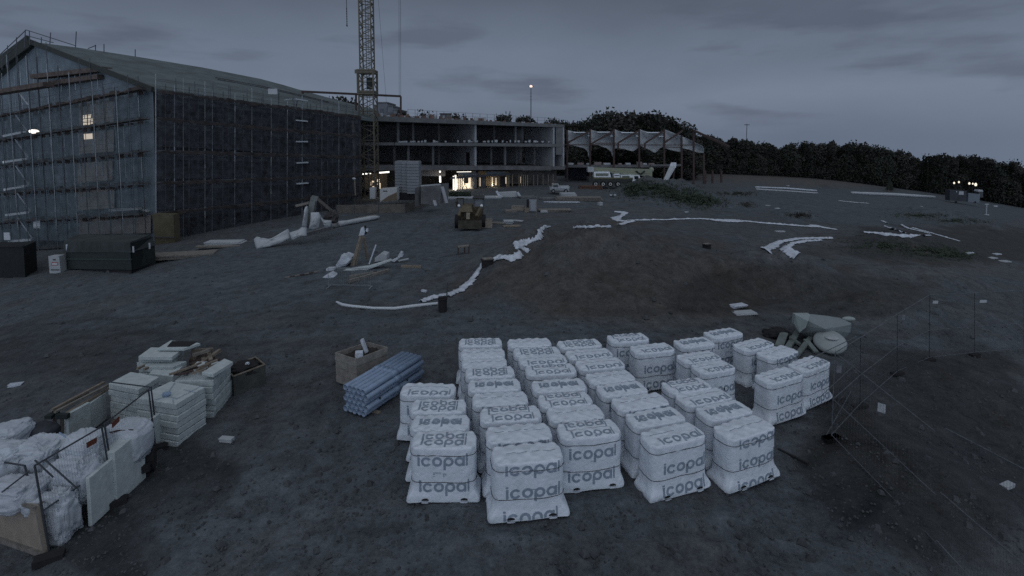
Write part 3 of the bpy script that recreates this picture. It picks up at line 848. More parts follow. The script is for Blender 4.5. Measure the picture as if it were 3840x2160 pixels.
# ------------------------------------------------------------------ things round the crane foot
def base_things():
    # ring kerb of concrete blocks round the crane foot
    t = thing('barrier_wall', 'low dark board fence curving round the crane foot', 'barrier', G(1400, 790))
    pts = [(1262, 800), (1330, 800), (1420, 800), (1520, 797), (1580, 780), (1645, 752)]
    for i in range(len(pts) - 1):
        a, c = G(*pts[i]), G(*pts[i + 1]); up = Vector((0, 0, .95))
        MB().prism([a, c, c + up, a + up], (0, .12, 0)).build('panel', mat('worn_board', (.11, .105, .095), .9, .35, .8), t)
        MB().tube([a, a + up * 1.15], .05, 6).build('post', m_dsteel, t)
    # floor slab / dark soil inside is ground. generator box and cabinet
    t = thing('generator_box', 'white box with an ochre lower corner standing by the crane foot', 'generator', G(1450, 768))
    a, c = P(1425, 757, 62), P(1489, 752, 62); hh = Vector((0, 0, 1.55))
    MB().prism([a, c, c + hh, a + hh], (0, 1.3, 0)).build('housing', mat('offwhite_box', (.40, .41, .42), .6, .1, 1), t)
    MB().prism([a + Vector((.05, -.02, .03)), c + Vector((0, -.02, .03)), c + Vector((0, -.02, 1.0)), lerp(a, c, .5) + Vector((0, -.02, .62))], (0, .01, 0)).build('painted_corner', mat('ochre_paint', (.135, .112, .082), .7), t)
    MB().box(lerp(a, c, .32) + Vector((0, -.02, 1.25)), (.5, .02, .1)).build('nameplate', m_dark, t)
    t = thing('site_cabinet', 'narrow grey white cabinet left of the generator box', 'cabinet', G(1398, 768))
    a, c = P(1387, 745, 62.5), P(1408, 745, 62.5)
    MB().prism([a, c, c + Vector((0, 0, 1.35)), a + Vector((0, 0, 1.35))], (0, .6, 0)).build('body', mat('grey_box', (.34, .36, .38), .6, .1, 1), t)
    MB().box(lerp(a, c, .5) + Vector((0, -.02, .7)), (.5, .02, 1.1)).build('door', m_tarp, t)
    # corrugated silo stack
    t = thing('panel_stack', 'tall pale ribbed stack of formwork panels beside the crane mast', 'formwork stack', G(1530, 760))
    y = 64
    ms = mat('grey_ribbed', (.19, .205, .225), .7, .12, .8)
    for (u0, u1, dep) in ((1478, 1508, 2.0), (1508, 1530, 1.5), (1530, 1576, 1.0)):
        b = MB(); x0, x1 = P(u0, 600, y).x, P(u1, 600, y).x; z0 = P(1530, 724, y).z; z1 = P(1530, 604, y).z; n = 11
        for i in range(n):
            za = lerp(z0, z1, i / n); zb = lerp(z0, z1, (i + .82) / n)
            b.hexa([(x0 + .04, y + dep - 1.9, za), (x1 - .04, y + dep - 1.9, za), (x1 - .04, y + dep, za), (x0 + .04, y + dep, za), (x0 + .04, y + dep - 1.9, zb), (x1 - .04, y + dep - 1.9, zb), (x1 - .04, y + dep, zb), (x0 + .04, y + dep, zb)])
            b.hexa([(x0 + .08, y + dep - 1.8, zb), (x1 - .08, y + dep - 1.8, zb), (x1 - .08, y + dep, zb), (x0 + .08, y + dep, zb)] + [(a_, d_, lerp(z0, z1, (i + 1) / n)) for a_, d_ in ((x0 + .08, y + dep - 1.8), (x1 - .08, y + dep - 1.8), (x1 - .08, y + dep), (x0 + .08, y + dep))])
        b.build('panel_column', ms, t)
    MB().box((P(1525, 740, y).x, y + .2, P(1525, 735, y).z), (3.0, 1.6, .9)).build('trestle', m_dark, t)
    # leaning concrete panels
    t = thing('leaning_slab_row', 'row of grey concrete panels leaning upright right of the ribbed stack', 'concrete panels', G(1640, 775))
    for k, (u0, v0b, v0t, u1, v1b, v1t) in enumerate(((1578, 765, 698, 1650, 768, 693), (1556, 778, 705, 1578, 768, 697), (1654, 762, 690, 1678, 757, 688))):
        y0, y1 = 56 - k, 57.5 - k
        MB().prism([P(u0, v0b, y0), P(u1, v1b, y1), P(u1 + 4, v1t, y1 + .7), P(u0, v0t, y0 + .7)], (0, .3, 0)).build('panel', [m_conc, m_concd, m_conc][k], t)
    MB().bar(P(1658, 700, 54.5), P(1675, 762, 54), .35, .12).build('prop', m_conc_l, t)
    MB().bar(P(1628, 752, 54.5), P(1634, 772, 54), .3, .12).build('prop', m_conc_l, t)
    MB().bar(P(1578, 697, 56), P(1652, 691, 57), .25, .12).build('cap_strip', m_tarp, t)
base_things()

t = thing('lamp_post', 'slim pale post with round head at the far end of the navy wall', 'post', G(1330, 790))
MB().tube([P(1333, 733, 62), P(1330, 672, 62)], .07, 8).build('pole', m_greywood, t)
MB().blob(P(1328, 670, 62), (.22, .15, .14)).build('head', m_tarp, t)
t = thing('hoist_mast', 'pale upright hoist strip at the right edge of the navy wall', 'hoist', P(1325, 700, 64))
for (va, vb) in ((452, 496), (503, 535)): MB().bar(P(1322, va, 65), P(1326, vb, 65), .32, .2).build('pale_panel', m_beige, t)
MB().bar(P(1326, 535, 65), P(1332, 790, 65), .2, .2).build('mast', m_greywood, t)

# ------------------------------------------------------------------ far grey blocks of flats
def far_block(u0, u1, vt, y, label):
    b = thing('distant_block', label, 'building', P((u0 + u1) / 2, 470, y))
    x0, x1 = P(u0, 400, y).x, P(u1, 400, y).x; zt = P(u0, vt, y).z
    MB().box(((x0 + x1) / 2, y + 6, (zt - 4) / 2), (x1 - x0, 12, zt + 4)).build('wall', m_plaster, b)
    MB().box(((x0 + x1) / 2, y + 6, zt + .2), (x1 - x0 + .3, 12.3, .4)).build('roof', m_concd, b)
    n = max(1, int((x1 - x0) / 3.5))
    for k in range(2):
        for i in range(n):
            MB().box((x0 + (i + .5) * (x1 - x0) / n, y - .03, zt - 2.4 - 3 * k), (1.2, .1, 1.3)).build('window', mat('far_window', (.10, .115, .14), .6), b)
far_block(1402, 1412, 397, 170, 'narrow far grey block directly right of the crane mast')
far_block(1412, 1452, 387, 168, 'tallest pale grey block behind the frame building roof')
far_block(1453, 1474, 400, 166, 'middle stepped grey block right of the tallest one')
far_block(1475, 1496, 414, 164, 'lowest grey block just left of the steel portal post')
t = thing('roof_hut', 'small flat dark hut on the skyline above the frame building', 'hut', P(1675, 438, 130))
MB().box(P(1672, 436, 130), (2.6, 2, 1.1)).build('wall', m_concd, t); MB().box(P(1672, 427, 130), (2.9, 2.2, .2)).build('roof', m_dark, t)

# masts on the horizon
t = thing('light_mast', 'tall thin mast with one glowing lamp at its top', 'mast', GX(P(1990, 480, 150).x, 150))
x = P(1991, 400, 150).x
MB().tube([(x, 150, gz(x, 150)), (x, 150, P(1991, 326, 150).z)], .12, 6, rr=[.2, .09]).build('pole', m_dsteel, t)
for i in range(4): MB().bar((x - .3, 150, P(0, 350 + i * 12, 150).z), (x + .3, 150, P(0, 350 + i * 12, 150).z), .05).build('rung', m_dsteel, t)
MB().bar((x - .8, 150, P(0, 325, 150).z), (x + .8, 150, P(0, 325, 150).z), .14).build('crossarm', m_dsteel, t)
MB().blob((x, 149.8, P(1991, 324, 150).z), (.45, .3, .34)).build('lamp', mat('warm_beacon', (1, .74, .62), emit=1.0), t, True)
t = thing('radio_mast', 'faint thin radio mast with crossbar above the right hand wood', 'mast', GX(P(2800, 480, 240).x, 240))
x = P(2800, 500, 240).x
MB().tube([(x, 240, gz(x, 240)), (x, 240, P(2800, 464, 240).z)], .16, 6).build('pole', mat('far_steel', (.10, .11, .13), .8), t)
MB().bar((x - 1.2, 240, P(0, 468, 240).z), (x + 1.2, 240, P(0, 468, 240).z), .3).build('crossarm', mat('far_steel', (.1, .11, .13)), t)

# ------------------------------------------------------------------ trees
def tree_proto(seed, hgt, rad, pine=False):
    rg = random.Random(seed); lf = MB(); tr = MB()
    tr.tube([(0, 0, -1), (.1, 0, hgt * .4), (0, .1, hgt * .93)], .2, 6, rr=[.22, .15, .04])
    lobes = []
    nl = 19
    for i in range(nl):
        z = hgt * (.12 + .82 * (i + rg.random()) / nl); q = (z / hgt)
        rr = rad * (1.05 - abs(q - .45) * 1.15) * rg.uniform(.2, .85)
        a = rg.random() * 2 * PI
        c = Vector((math.cos(a) * rr, math.sin(a) * rr, z))
        lobes.append((c, rg.uniform(.45, .75) * rad * (1.1 - q * .55)))
        if i % 2: tr.tube([(0, 0, z * .6), c], .05, 4, rr=[.07, .02])
    lobes.append((Vector((rg.uniform(-.2, .2), 0, hgt * .92)), rad * .3))
    for c, r in lobes:
        for _ in range(int(85 * (r / (rad * .5)) ** 2) + 24):
            d = Vector((rg.gauss(0, 1), rg.gauss(0, 1), rg.gauss(0, 1) * .85)).normalized() * r * (rg.random() ** .45)
            if rg.random() < .12: d *= 1.45
            p = c + d; s = rg.uniform(.13, .30) * (hgt / 8) ** .5
            n1 = Vector((rg.gauss(0, 1), rg.gauss(0, 1), rg.gauss(0, 1))).normalized(); n2 = n1.orthogonal().normalized()
            if p.z < .1: continue
            lf.add([p - n1 * s, p + n2 * s * .7, p + n1 * s, p - n2 * s * .7], [(0, 1, 2, 3)])
    return lf, tr
PROT = []
for i, (sd_, hh, rr) in enumerate(((1, 8.2, 2.3), (2, 7.4, 2.6), (3, 9.0, 2.1), (4, 7.8, 2.9), (5, 8.6, 1.8))):
    lf, tr = tree_proto(sd_, hh, rr)
    ms = []
    for b, n, m in ((lf, 'crown', m_leaf if i % 2 else m_leaf2), (tr, 'trunk', m_bark)):
        me = bpy.data.meshes.new(n); me.from_pydata(b.v, [], b.f); me.materials.append(m); ms.append(me)
    PROT.append((ms, hh))
def tree(u, y, vtop, label, group, ki=None, wide=1.0, vb=None):
    x = P(u, 500, y).x; z0 = gz(x, y)
    if vb is not None: z0 = min(z0, P(u, vb, y).z)
    zt = P(u, vtop, y).z; k = rnd.randrange(5) if ki is None else ki
    (cm, tm), hh = PROT[k]; s = max(.35, (zt - z0) / (hh * .97))
    o = thing('tree', label, 'tree', (x, y, z0), group, rnd.uniform(0, 6.28))
    o.scale = (s ** .5 * wide * 1.12, s ** .5 * wide * 1.12, s)
    for n, me in (('crown', cm), ('trunk', tm)):
        c = bpy.data.objects.new(n, me); COL.objects.link(c); c.parent = o; WL[c.name] = Vector((x, y, z0))
def line(pts, u):
    for (a, c) in zip(pts, pts[1:]):
        if a[0] <= u <= c[0]: return lerp(a[1], c[1], (u - a[0]) / (c[0] - a[0]))
    return pts[-1][1]
TOP = [(2560, 500), (2640, 508), (2700, 525), (2760, 520), (2800, 532), (2840, 540), (2900, 545), (2960, 545), (3000, 538), (3050, 530), (3120, 530), (3200, 538), (3280, 550), (3350, 568), (3400, 572), (3470, 592), (3520, 570), (3570, 592), (3640, 582), (3700, 600), (3760, 598), (3840, 625), (3950, 650)]
BOT = [(2100, 640), (2560, 648), (2700, 652), (3000, 665), (3270, 683), (3500, 702), (3700, 725), (3900, 752)]
us = []
u = 2575
i = 0
ORD = ['slender', 'round topped', 'broad', 'ragged', 'narrow', 'bushy', 'low', 'full']
while u < 3930:
    vb = line(BOT, u); t_ = (u - 1920) / F
    y = 15600 / (vb - 517 - 175.5 * t_ * t_)
    y = max(60, min(170, y))
    vt = line(TOP, u) + rnd.uniform(-3, 16)
    tree(u, y + rnd.uniform(0, 3), vt + rnd.choice((0, 0, 18, 8)), 'dark tree in the long row of trees along the right hand field edge', 'trees in the long row behind the field')
    if i % 1 == 0:
        tree(u + 12, y + 7 + rnd.uniform(0, 4), vt + rnd.uniform(-3, 14), 'dark tree in the long row of trees along the right hand field edge', 'trees in the long row behind the field')
    us.append(u); u += rnd.uniform(15, 24); i += 1
# tall wood behind the steel frame
for j, (u, vt) in enumerate(((2234, 452), (2262, 428), (2290, 424), (2318, 440), (2338, 426), (2362, 436), (2388, 432), (2412, 430), (2440, 434), (2462, 432), (2482, 442), (2504, 445), (2528, 462), (2554, 464), (2572, 478), (2590, 494), (2250, 470), (2300, 460), (2370, 470), (2430, 465), (2495, 480), (2545, 495))):
    tree(u, 128 + (j % 4) * 4, vt, 'tall dark tree of the high clump behind the steel hall frame', 'trees of the high clump behind the hall frame', wide=1.25)
for j in range(30):
    u = 2105 + j * 17
    tree(u, 112 + (j % 3) * 4, rnd.uniform(545, 575), 'lower dark tree behind the torn sheets of the hall frame', 'lower trees behind the hall frame', wide=1.2)
for j, u in enumerate((2122, 2140, 2158, 2176, 2196, 2214, 2232)):
    tree(u, 150, rnd.uniform(458, 478), 'dark treetop between the concrete frame building and the high clump', 'treetops right of the frame building')
for (u, vt) in ((1515, 425), (1532, 432), (1585, 432), (1610, 437), (1655, 436), (1720, 438), (1748, 438), (1870, 441), (1882, 438), (1896, 438), (1940, 444), (1950, 442), (1975, 446), (1992, 448), (2055, 455), (2070, 456), (2085, 458)):
    tree(u, 140, vt, 'small dark treetop showing over the roof of the frame building', 'treetops over the frame building', wide=.9)
for (u, vt) in ((1272, 388), (1283, 380), (1296, 392), (1310, 385)):
    tree(u, 120, vt, 'small dark treetop over the far end of the sheeted roof', 'treetops over the sheeted roof')
t_o = thing('small_spruce', 'little dark pointed spruce standing alone in the field', 'tree', G(3336, 712))
sp = MB(); p0 = G(3336, 714)
for k in range(7):
    z = k * .42 + .2; r = 1.0 * (1 - k / 8)
    sp.grid(lambda a, b, z=z, r=r: p0 + Vector((math.cos(a * 2 * PI) * r * (1 - b) * (1 + .35 * math.sin(a * 2 * PI * 7 + z)), math.sin(a * 2 * PI) * r * (1 - b) * (1 + .35 * math.sin(a * 2 * PI * 7 + z)), z + b * .85 - (.12 if b == 0 else 0))), 22, 2, closed=True)
sp.build('crown', m_leaf, t_o); MB().tube([p0, p0 + Vector((0, 0, 2.6))], .07, 6).build('trunk', m_bark, t_o)

# lamps at the far right under the trees
for k, (u, v, s) in enumerate(((3578, 686, .8), (3596, 683, .8), (3635, 688, .9), (3648, 689, .7), (3659, 692, 1.25))):
    y = 158; s *= 2.6; p = P(u, v, y); b0 = GX(p.x, p.y)
    o = thing('street_lamp', ['leftmost of the five small lamps under the trees', 'second from left of the five small lamps under the trees', 'middle one of the five small lamps under the trees', 'second from right of the five small lamps under the trees', 'rightmost and brightest of the five small lamps under the trees'][k], 'lamp', b0, 'small lamps under the right hand trees')
    MB().tube([b0, p], .06, 6).build('pole', m_dark, o)
    MB().blob(p, (.13 * s, .1, .15 * s)).build('lamp_head', mat('far_lamp', (1, .88, .7), emit=1.0), o)

# ------------------------------------------------------------------ steel hall frame with torn sheets
def hall():
    y = 96
    h = thing('steel_hall_frame', 'row of rust red steel portal frames with a slab edge and stacked goods', 'steel frame', G(2350, 690))
    def q(u, v, d=0): return P(u, v, y + d)
    posts = [(2127, 488, 700), (2213, 484, 700), (2302, 484, 700), (2397, 484, 700), (2491, 485, 700), (2556, 508, 700), (2601, 487, 690), (2639, 575, 690), (2645, 640, 690), (2672, 640, 688), (2705, 640, 685)]
    for (u, a, c) in posts: MB().bar(q(u, a), q(u, c), .27, .3).build('post', m_rust, h)
    for (u0, v0, u1, v1) in ((2131, 534, 2208, 493), (2216, 540, 2300, 492), (2318, 536, 2392, 492), (2418, 538, 2486, 492), (2490, 536, 2560, 490)):
        MB().bar(q(u0, v0, -.3), q(u1, v1, -.3), .34, .3).build('brace', m_rust, h)
        MB().bar(q(u0, v0, -.3), q(u0, v0 + 24, -.3), .3, .3).build('brace', m_rust, h)
    for (u0, v0, u1, v1) in ((2232, 537, 2320, 537), (2115, 543, 2601, 544), (2491, 551, 2556, 553)):
        MB().bar(q(u0, v0, -.4), q(u1, v1, -.4), .16).build('rail', m_rust, h)
    MB().bar(q(2600, 488), q(2735, 551, -6), .3, .34).build('rafter', m_rust, h)
    MB().bar(q(2600, 487), q(2625, 498), .5, .12).build('rafter', m_rust, h)
    for (u0, u1, v) in ((2150, 2211, 496.5), (2240, 2300, 495.5), (2330, 2394, 497), (2425, 2489, 497), (2204, 2211, 509), (2288, 2299, 510), (2384, 2394, 510), (2470, 2489, 511)):
        MB().bar(q(u0, v, .3), q(u1, v, .3), .5, .16).build('roof_sheet', m_cwhite, h)
    # floor deck behind the mobile crane
    MB().hexa([q(2115, 628), q(2500, 628), q(2500, 628, 10), q(2115, 628, 10), q(2115, 618), q(2545, 617), q(2545, 617, 10), q(2115, 618, 10)]).build('floor_slab', m_concd, h)
    MB().bar(q(2440, 620, -.2), q(2553, 619, -.2), .3, .32).build('slab_edge', m_conc, h)
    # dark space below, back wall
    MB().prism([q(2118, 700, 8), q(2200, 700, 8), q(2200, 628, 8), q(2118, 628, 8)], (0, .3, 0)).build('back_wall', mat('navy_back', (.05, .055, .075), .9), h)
    g = []
    for k, (u0, u1, vt) in enumerate(((2128, 2150, 611), (2165, 2188, 610), (2199, 2213, 612), (2228, 2254, 608), (2262, 2288, 611), (2318, 2330, 612), (2345, 2363, 611), (2388, 2406, 607), (2410, 2424, 612), (2432, 2452, 612))):
        o = MB()
        a, c = q(u0, 617.5, 1), q(u1, 617.5, 1); hh = q(u0, vt, 1).z - a.z
        o.box(lerp(a, c, .5) + Vector((0, 0, hh / 2)), ((c - a).length, .8, hh))
        o.box(lerp(a, c, .3) + Vector((0, -.1, hh * .4)), ((c - a).length * .4, .8, hh * .7))
        tag(o.build('goods_bundle', mat('pinkish_pack', (.20, .165, .165), .85, .3, .8) if k % 2 else m_tarp, None, loc=a), 'low bundle of building goods lying on the slab of the steel hall frame', 'bundle', 'bundles on the hall frame slab')
    # torn sheets
    rows = [
        [(2129, 488, 570 - 25), (2150, 493, 546), (2175, 497, 552), (2190, 497, 556), (2203, 498, 566), (2206, 498, 588), (2211, 497, 588)],
        [(2214, 485, 541), (2232, 492, 541), (2252, 495, 548), (2275, 496, 556), (2292, 497, 570), (2296, 497, 588), (2299, 497, 588)],
        [(2303, 484, 558), (2322, 492, 556), (2345, 496, 560), (2372, 496, 568), (2388, 497, 560), (2394, 497, 552)],
        [(2398, 484, 545), (2412, 490, 552), (2435, 496, 562), (2455, 498, 573), (2462, 498, 570), (2475, 500, 556), (2488, 503, 552)],
        [(2492, 485, 556), (2510, 492, 562), (2530, 500, 566), (2550, 507, 570), (2556, 510, 556)],
        [(2557, 511, 556), (2580, 521, 560), (2600, 531, 566), (2620, 541, 572), (2634, 548, 573), (2639, 556, 572)]]
    nm = ['first', 'second', 'third', 'fourth', 'fifth', 'last, pointed']
    for r_i, r in enumerate(rows):
        m = MB()
        def fn(a, b, r=r, r_i=r_i):
            s = a * (len(r) - 1); i = min(int(s), len(r) - 2); f = s - i
            u = lerp(r[i][0], r[i + 1][0], f); vt = lerp(r[i][1], r[i + 1][1], f); vb = lerp(r[i][2], r[i + 1][2], f)
            d = .6 + 1.1 * math.sin(a * 3.1) * math.sin(b * 2.6) + .3 * noise.noise(Vector((u * .05, b * 3, r_i)))
            return P(u, lerp(vt, vb, b), y + d)
        m.grid(fn, 26, 14)
        o = m.build('torn_sheet', m_tarp, None, True, solid=.03, loc=q(r[0][0], 500))
        tag(o, nm[r_i] + ' grey torn sheet from the left hanging in the steel hall frame', 'tarpaulin', 'torn sheets in the steel frame')
    # white debris chute
    c = thing('debris_chute', 'pale sloping chute from the hall slab edge down to the ground', 'chute', G(2495, 690))
    MB().hexa([P(2487, 687, 90), P(2501, 684, 90), P(2532, 631, 91.5), P(2512, 631, 91.5)] + [v + Vector((0, .1, .45)) for v in (P(2487, 687, 90), P(2501, 684, 90), P(2532, 631, 91.5), P(2512, 631, 91.5))]).build('chute_tube', m_tarp, c)
    MB().hexa([P(2513, 629, 91.5), P(2534, 629, 91.5), P(2537, 619, 92), P(2517, 619, 92)] + [v + Vector((0, .1, .45)) for v in (P(2513, 629, 91.5), P(2534, 629, 91.5), P(2537, 619, 92), P(2517, 619, 92))]).build('chute_hopper', m_cloth, c)
    MB().bar(P(2530, 632, 92), P(2522, 690, 92), .2).build('support_post', m_rust, c)
hall()

# ------------------------------------------------------------------ mobile crane
def mobile_crane():
    y = 84
    c = thing('mobile_crane', 'white mobile crane lorry with pale yellow telescopic boom behind the weedy mound', 'mobile crane', G(2300, 702))
    def q(u, v, d=0): return P(u, v, y + d)
    def blk(u0, v0, u1, v1, d0, d1, name, m, par=c, cut=0):
        return MB().prism([q(u0, v1, d0), q(u1, v1, d0), q(u1 - cut, v0, d0), q(u0, v0, d0)], (0, d1 - d0, 0)).build(name, m, par)
    blk(2208, 668, 2372, 684, 0, 2.5, 'chassis', mat('dark_chassis', (.04, .045, .045), .7), c)
    blk(2225, 666, 2374, 671, -.03, 2.5, 'deck_plate', mat('olive_deck', (.12, .12, .07), .7), c)
    e = blk(2228, 644, 2292, 665, .1, 2.3, 'engine_housing', m_cwhite, c, 6)
    MB().prism([q(2234, 660, .07), q(2282, 660, .07), q(2282, 650, .07), q(2234, 650, .07)], (0, .02, 0)).build('grille', mat('grille', (.16, .18, .16), .6), e)
    blk(2303, 652, 2324, 668, .1, 2.3, 'locker', m_cwhite, c)
    MB().box(q(2313, 658, .07), (.8, .03, .12)).build('stripe', m_dsteel, c)
    ca = blk(2328, 656, 2370, 673, .1, 2.3, 'crane_cab', m_cwhite, c)
    MB().prism([q(2333, 670, .07), q(2361, 670, .07), q(2361, 659, .07), q(2333, 659, .07)], (0, .02, 0)).build('window', mat('dull_window', (.12, .145, .13), .3), ca)
    cb_ = blk(2370, 657, 2406, 687, .1, 2.4, 'driver_cab', m_cwhite, c, 8)
    MB().prism([q(2380, 673, .06), q(2396, 673, .06), q(2393, 660, .06), q(2378, 660, .06)], (0, .03, 0)).build('window', m_glass, cb_)
    blk(2400, 668, 2432, 688, .1, 2.4, 'front_deck', mat('dark_front', (.06, .065, .07), .7), c)
    # boom, tapering to the left
    b = MB().hexa([q(2215, 640, .7), q(2446, 663, .7), q(2446, 663, 1.8), q(2215, 640, 1.8), q(2215, 627, .7), q(2446, 634, .7), q(2446, 634, 1.8), q(2215, 627, 1.8)]).build('boom', m_paley, c)
    MB().prism([q(2228, 637, .66), q(2440, 651, .66), q(2440, 648, .66), q(2228, 634, .66)], (0, .02, 0)).build('boom_section_line', mat('boom_line_paint', (.25, .25, .17), .6), b)  # stripe along the boom in a slightly yellower tone
    MB().blob(q(2443, 636, 1.2), (.4, .5, .4)).build('boom_pivot', m_paley, b)
    for (a0, a1) in (((2385, 641), (2398, 652)), ((2405, 652), (2418, 641)), ((2398, 652), (2408, 652))): MB().bar(q(*a0, .6), q(*a1, .6), .22).build('boom_mark', m_green, b)
    blk(2205, 627, 2228, 645, .5, 2, 'boom_head', m_tarp, c)
    for u in (2234, 2262, 2289, 2318, 2362):
        w = q(u, 690.5, -.1); wh = MB().tube([w, w + Vector((0, .5, 0))], .48, 18)
        o = wh.build('wheel', m_tyre, c)
        MB().ring_tube(w + Vector((0, -.04, 0)), w + Vector((0, .1, 0)), .25, .1, 14).build('rim', mat('rim', (.55, .57, .58), .5), o)
mobile_crane()
f_ = thing('rail_fence', 'short pale picket rail right of the mobile crane', 'fence', G(2460, 690))
g_ = MB(); g_.bar(P(2440, 670, 82), P(2482, 671, 82), .05); g_.bar(P(2440, 680, 82), P(2482, 681, 82), .05)
for i in range(15): g_.bar(P(2441 + i * 2.9, 668, 82), P(2441 + i * 2.9, 690, 82), .05)
g_.build('pickets', m_steel, f_)

# pickup
def pickup():
    t = thing('parked_pickup', 'small white open backed pickup parked in the middle of the yard', 'pickup truck', G(2098, 724))
    y = 73.5
    def q(u, v, d=0): return P(u, v, y + d)
    MB().prism([q(2062, 713), q(2135, 716), q(2135, 706), q(2062, 703)], (0, 1.8, 0)).build('body', mat('dull_silver', (.26, .28, .30), .45, .1), t)
    cab = MB().prism([q(2070, 704, .1), q(2100, 705, .1), q(2096, 691, .2), q(2072, 690, .2)], (0, 1.6, 0)).build('cab', mat('silver_paint', (.24, .255, .27), .4), t)
    MB().prism([q(2075, 702, .05), q(2094, 703, .05), q(2091, 693, .12), q(2076, 693, .12)], (0, .04, 0)).build('window', m_glass, cab)
    MB().box(q(2114, 701, .9), (1.5, 1.2, .3)).build('load', m_tarp, t)
    MB().box(q(2100, 705, -.02), (2.4, .05, .12)).build('side_board', m_cloth, t)
    for u in (2075, 2122):
        w = q(u, 717, -.05); o = MB().tube([w, w + Vector((0, .25, 0))], .3, 14).build('wheel', m_tyre, t)
        MB().tube([w + Vector((0, -.02, 0)), w], .15, 10).build('rim', m_steel, o)
pickup()

# ------------------------------------------------------------------ loader
def loader():
    t = thing('backhoe_loader', 'muddy ochre backhoe loader seen head on in the middle of the yard', 'loader', G(1765, 858))
    y = G0(1765, 856).y
    def q(u, v, d=0): return P(u, v, y + d)
    my = m_mac; mk = mat('muddy_dark', (.035, .032, .025), .85, .5, 3)
    MB().prism([q(1722, 838), q(1808, 838), q(1806, 792), q(1798, 776), q(1730, 776), q(1722, 792)], (0, 2.6, 0)).build('chassis', mat('muddy_ochre', (.065, .054, .035), .8, .6, 2.5), t)
    MB().prism([q(1727, 795, -.7), q(1772, 795, -.7), q(1768, 772, -.2), q(1732, 772, -.2)], (0, 1.2, 0)).build('bonnet', my, t)
    MB().prism([q(1740, 820, -.75), q(1762, 820, -.75), q(1762, 800, -.75), q(1740, 800, -.75)], (0, .1, 0)).build('grille', mk, t)
    MB().bar(q(1755, 822, -.9), q(1756, 797, -.8), .3, .12).build('tow_post', mat('light_mud', (.22, .20, .15), .8, .3), t)
    MB().bar(q(1788, 812, -.9), q(1803, 782, -.3), .22, .3).build('lift_arm', my, t)
    MB().bar(q(1722, 812, -.9), q(1728, 785, -.3), .2, .3).build('lift_arm', my, t)
    # bucket of mud and iron
    MB().prism([q(1728, 850, -1.4), q(1800, 850, -1.4), q(1796, 832, -.9), q(1732, 832, -.9)], (0, .5, 0)).build('bucket', mk, t)
    MB().prism([q(1718, 858, -1.5), q(1806, 858, -1.5), q(1806, 828, -1.1), q(1718, 828, -1.1)], (0, .5, 0)).build('bucket_back', mk, t)
    # cab
    def frame(u0, u1, vt, vb, d0, d1, name):
        c = MB(); P4 = [(u0, d0), (u1, d0), (u1 - 2, d1), (u0 + 2, d1)]
        for (u, d) in P4: c.bar(q(u, vb, d), q(u, vt, d), .1)
        for (a, b_) in zip(P4, P4[1:] + P4[:1]): c.bar(q(a[0], vt, a[1]), q(b_[0], vt, b_[1]), .14)
        return c.build(name, m_dsteel, t)
    fr = frame(1777, 1814, 741, 785, .2, 1.8, 'cab_frame')
    MB().prism([q(1779, 782, .3), q(1811, 782, .3), q(1811, 743, .3), q(1779, 743, .3)], (0, .03, 0)).build('windscreen', mat('dull_glass', (.15, .17, .195), .25, .1, 2, spec=.6), fr)
    MB().bar(q(1775, 739, 1), q(1816, 741, 1), 1.8, .12).build('cab_roof', mk, fr)
    fr2 = MB()
    for u in (1714, 1738): fr2.bar(q(u, 778, .5), q(u, 744, .5), .08)
    fr2.bar(q(1712, 744, .5), q(1740, 744, .5), .1); fr2.bar(q(1712, 755, .5), q(1716, 776, .5), .4, .2)
    fr2.build('side_frame', mk, t)
    for u in (1721, 1806): MB().blob(q(u, 771, -.3), (.13, .08, .11)).build('headlight', mat('headlamp_glass', (.75, .76, .78), .2), t)
    for (u, r) in ((1718, .62), (1810, .62)):
        w = q(u, 830, .4); o = MB().tube([w - Vector((.25, 0, 0)), w + Vector((.25, 0, 0))], r, 18).build('tyre', m_tyre, t)
loader()

# ------------------------------------------------------------------ small yard items
def crate(u, v, w, d, h, name, label, cat, m, rz=0, lid=None, group=None):
    p = G(u, v); t = thing(name, label, cat, p, group, rz=0)
    c = p + Vector((0, d / 2, h / 2))
    MB().box(c, (w, d, h), rz).build('body', m, t)
    MB().box(c + Vector((0, 0, h / 2 + .02)), (w + .05, d + .05, .04), rz).build('lid', lid or m_greywood, t)
    return t
crate(1820, 855, 1.15, .9, .72, 'plywood_crate', 'tan plywood crate standing right beside the loader', 'crate', m_ply, .1)
crate(1942, 790, 1.3, 1.0, .42, 'low_crate', 'low tan crate left of the upright grey cabinet', 'crate', m_ply, -.1)
crate(1915, 797, 1.2, .8, .2, 'pallet_load', 'flat tan pallet load lying just left of the low crate', 'pallet', m_greywood, .15)
t = thing('grey_cabinet', 'pale blue grey upright cabinet with a dark figure-like post behind it', 'cabinet', G(2000, 796))
y = G0(2000, 796).y
MB().prism([P(1985, 793, y), P(2012, 793, y), P(2012, 751, y), P(1985, 751, y)], (0, .7, 0)).build('body', mat('cab_blue', (.24, .27, .31), .6, .1, 1), t)
MB().prism([P(1989, 790, y - .03), P(2008, 790, y - .03), P(2008, 755, y - .03), P(1989, 755, y - .03)], (0, .02, 0)).build('door', mat('cab_blue2', (.28, .31, .35), .6, .1, 1), t)
MB().bar(P(1979, 778, y), P(1979, 748, y), .35, .25).build('dark_post', m_dark, t)
MB().prism([P(1967, 797, y - .2), P(1984, 797, y - .2), P(1984, 779, y - .2), P(1968, 779, y - .2)], (0, .6, 0)).build('foot_box', m_wood, t)
t = thing('survey_stake', 'thin dark stake right of the grey cabinet', 'stake', G(2012, 812))
MB().tube([G(2012, 812), P(2013, 735, G(2012, 812).y)], .04, 6).build('stake', m_greywood, t)
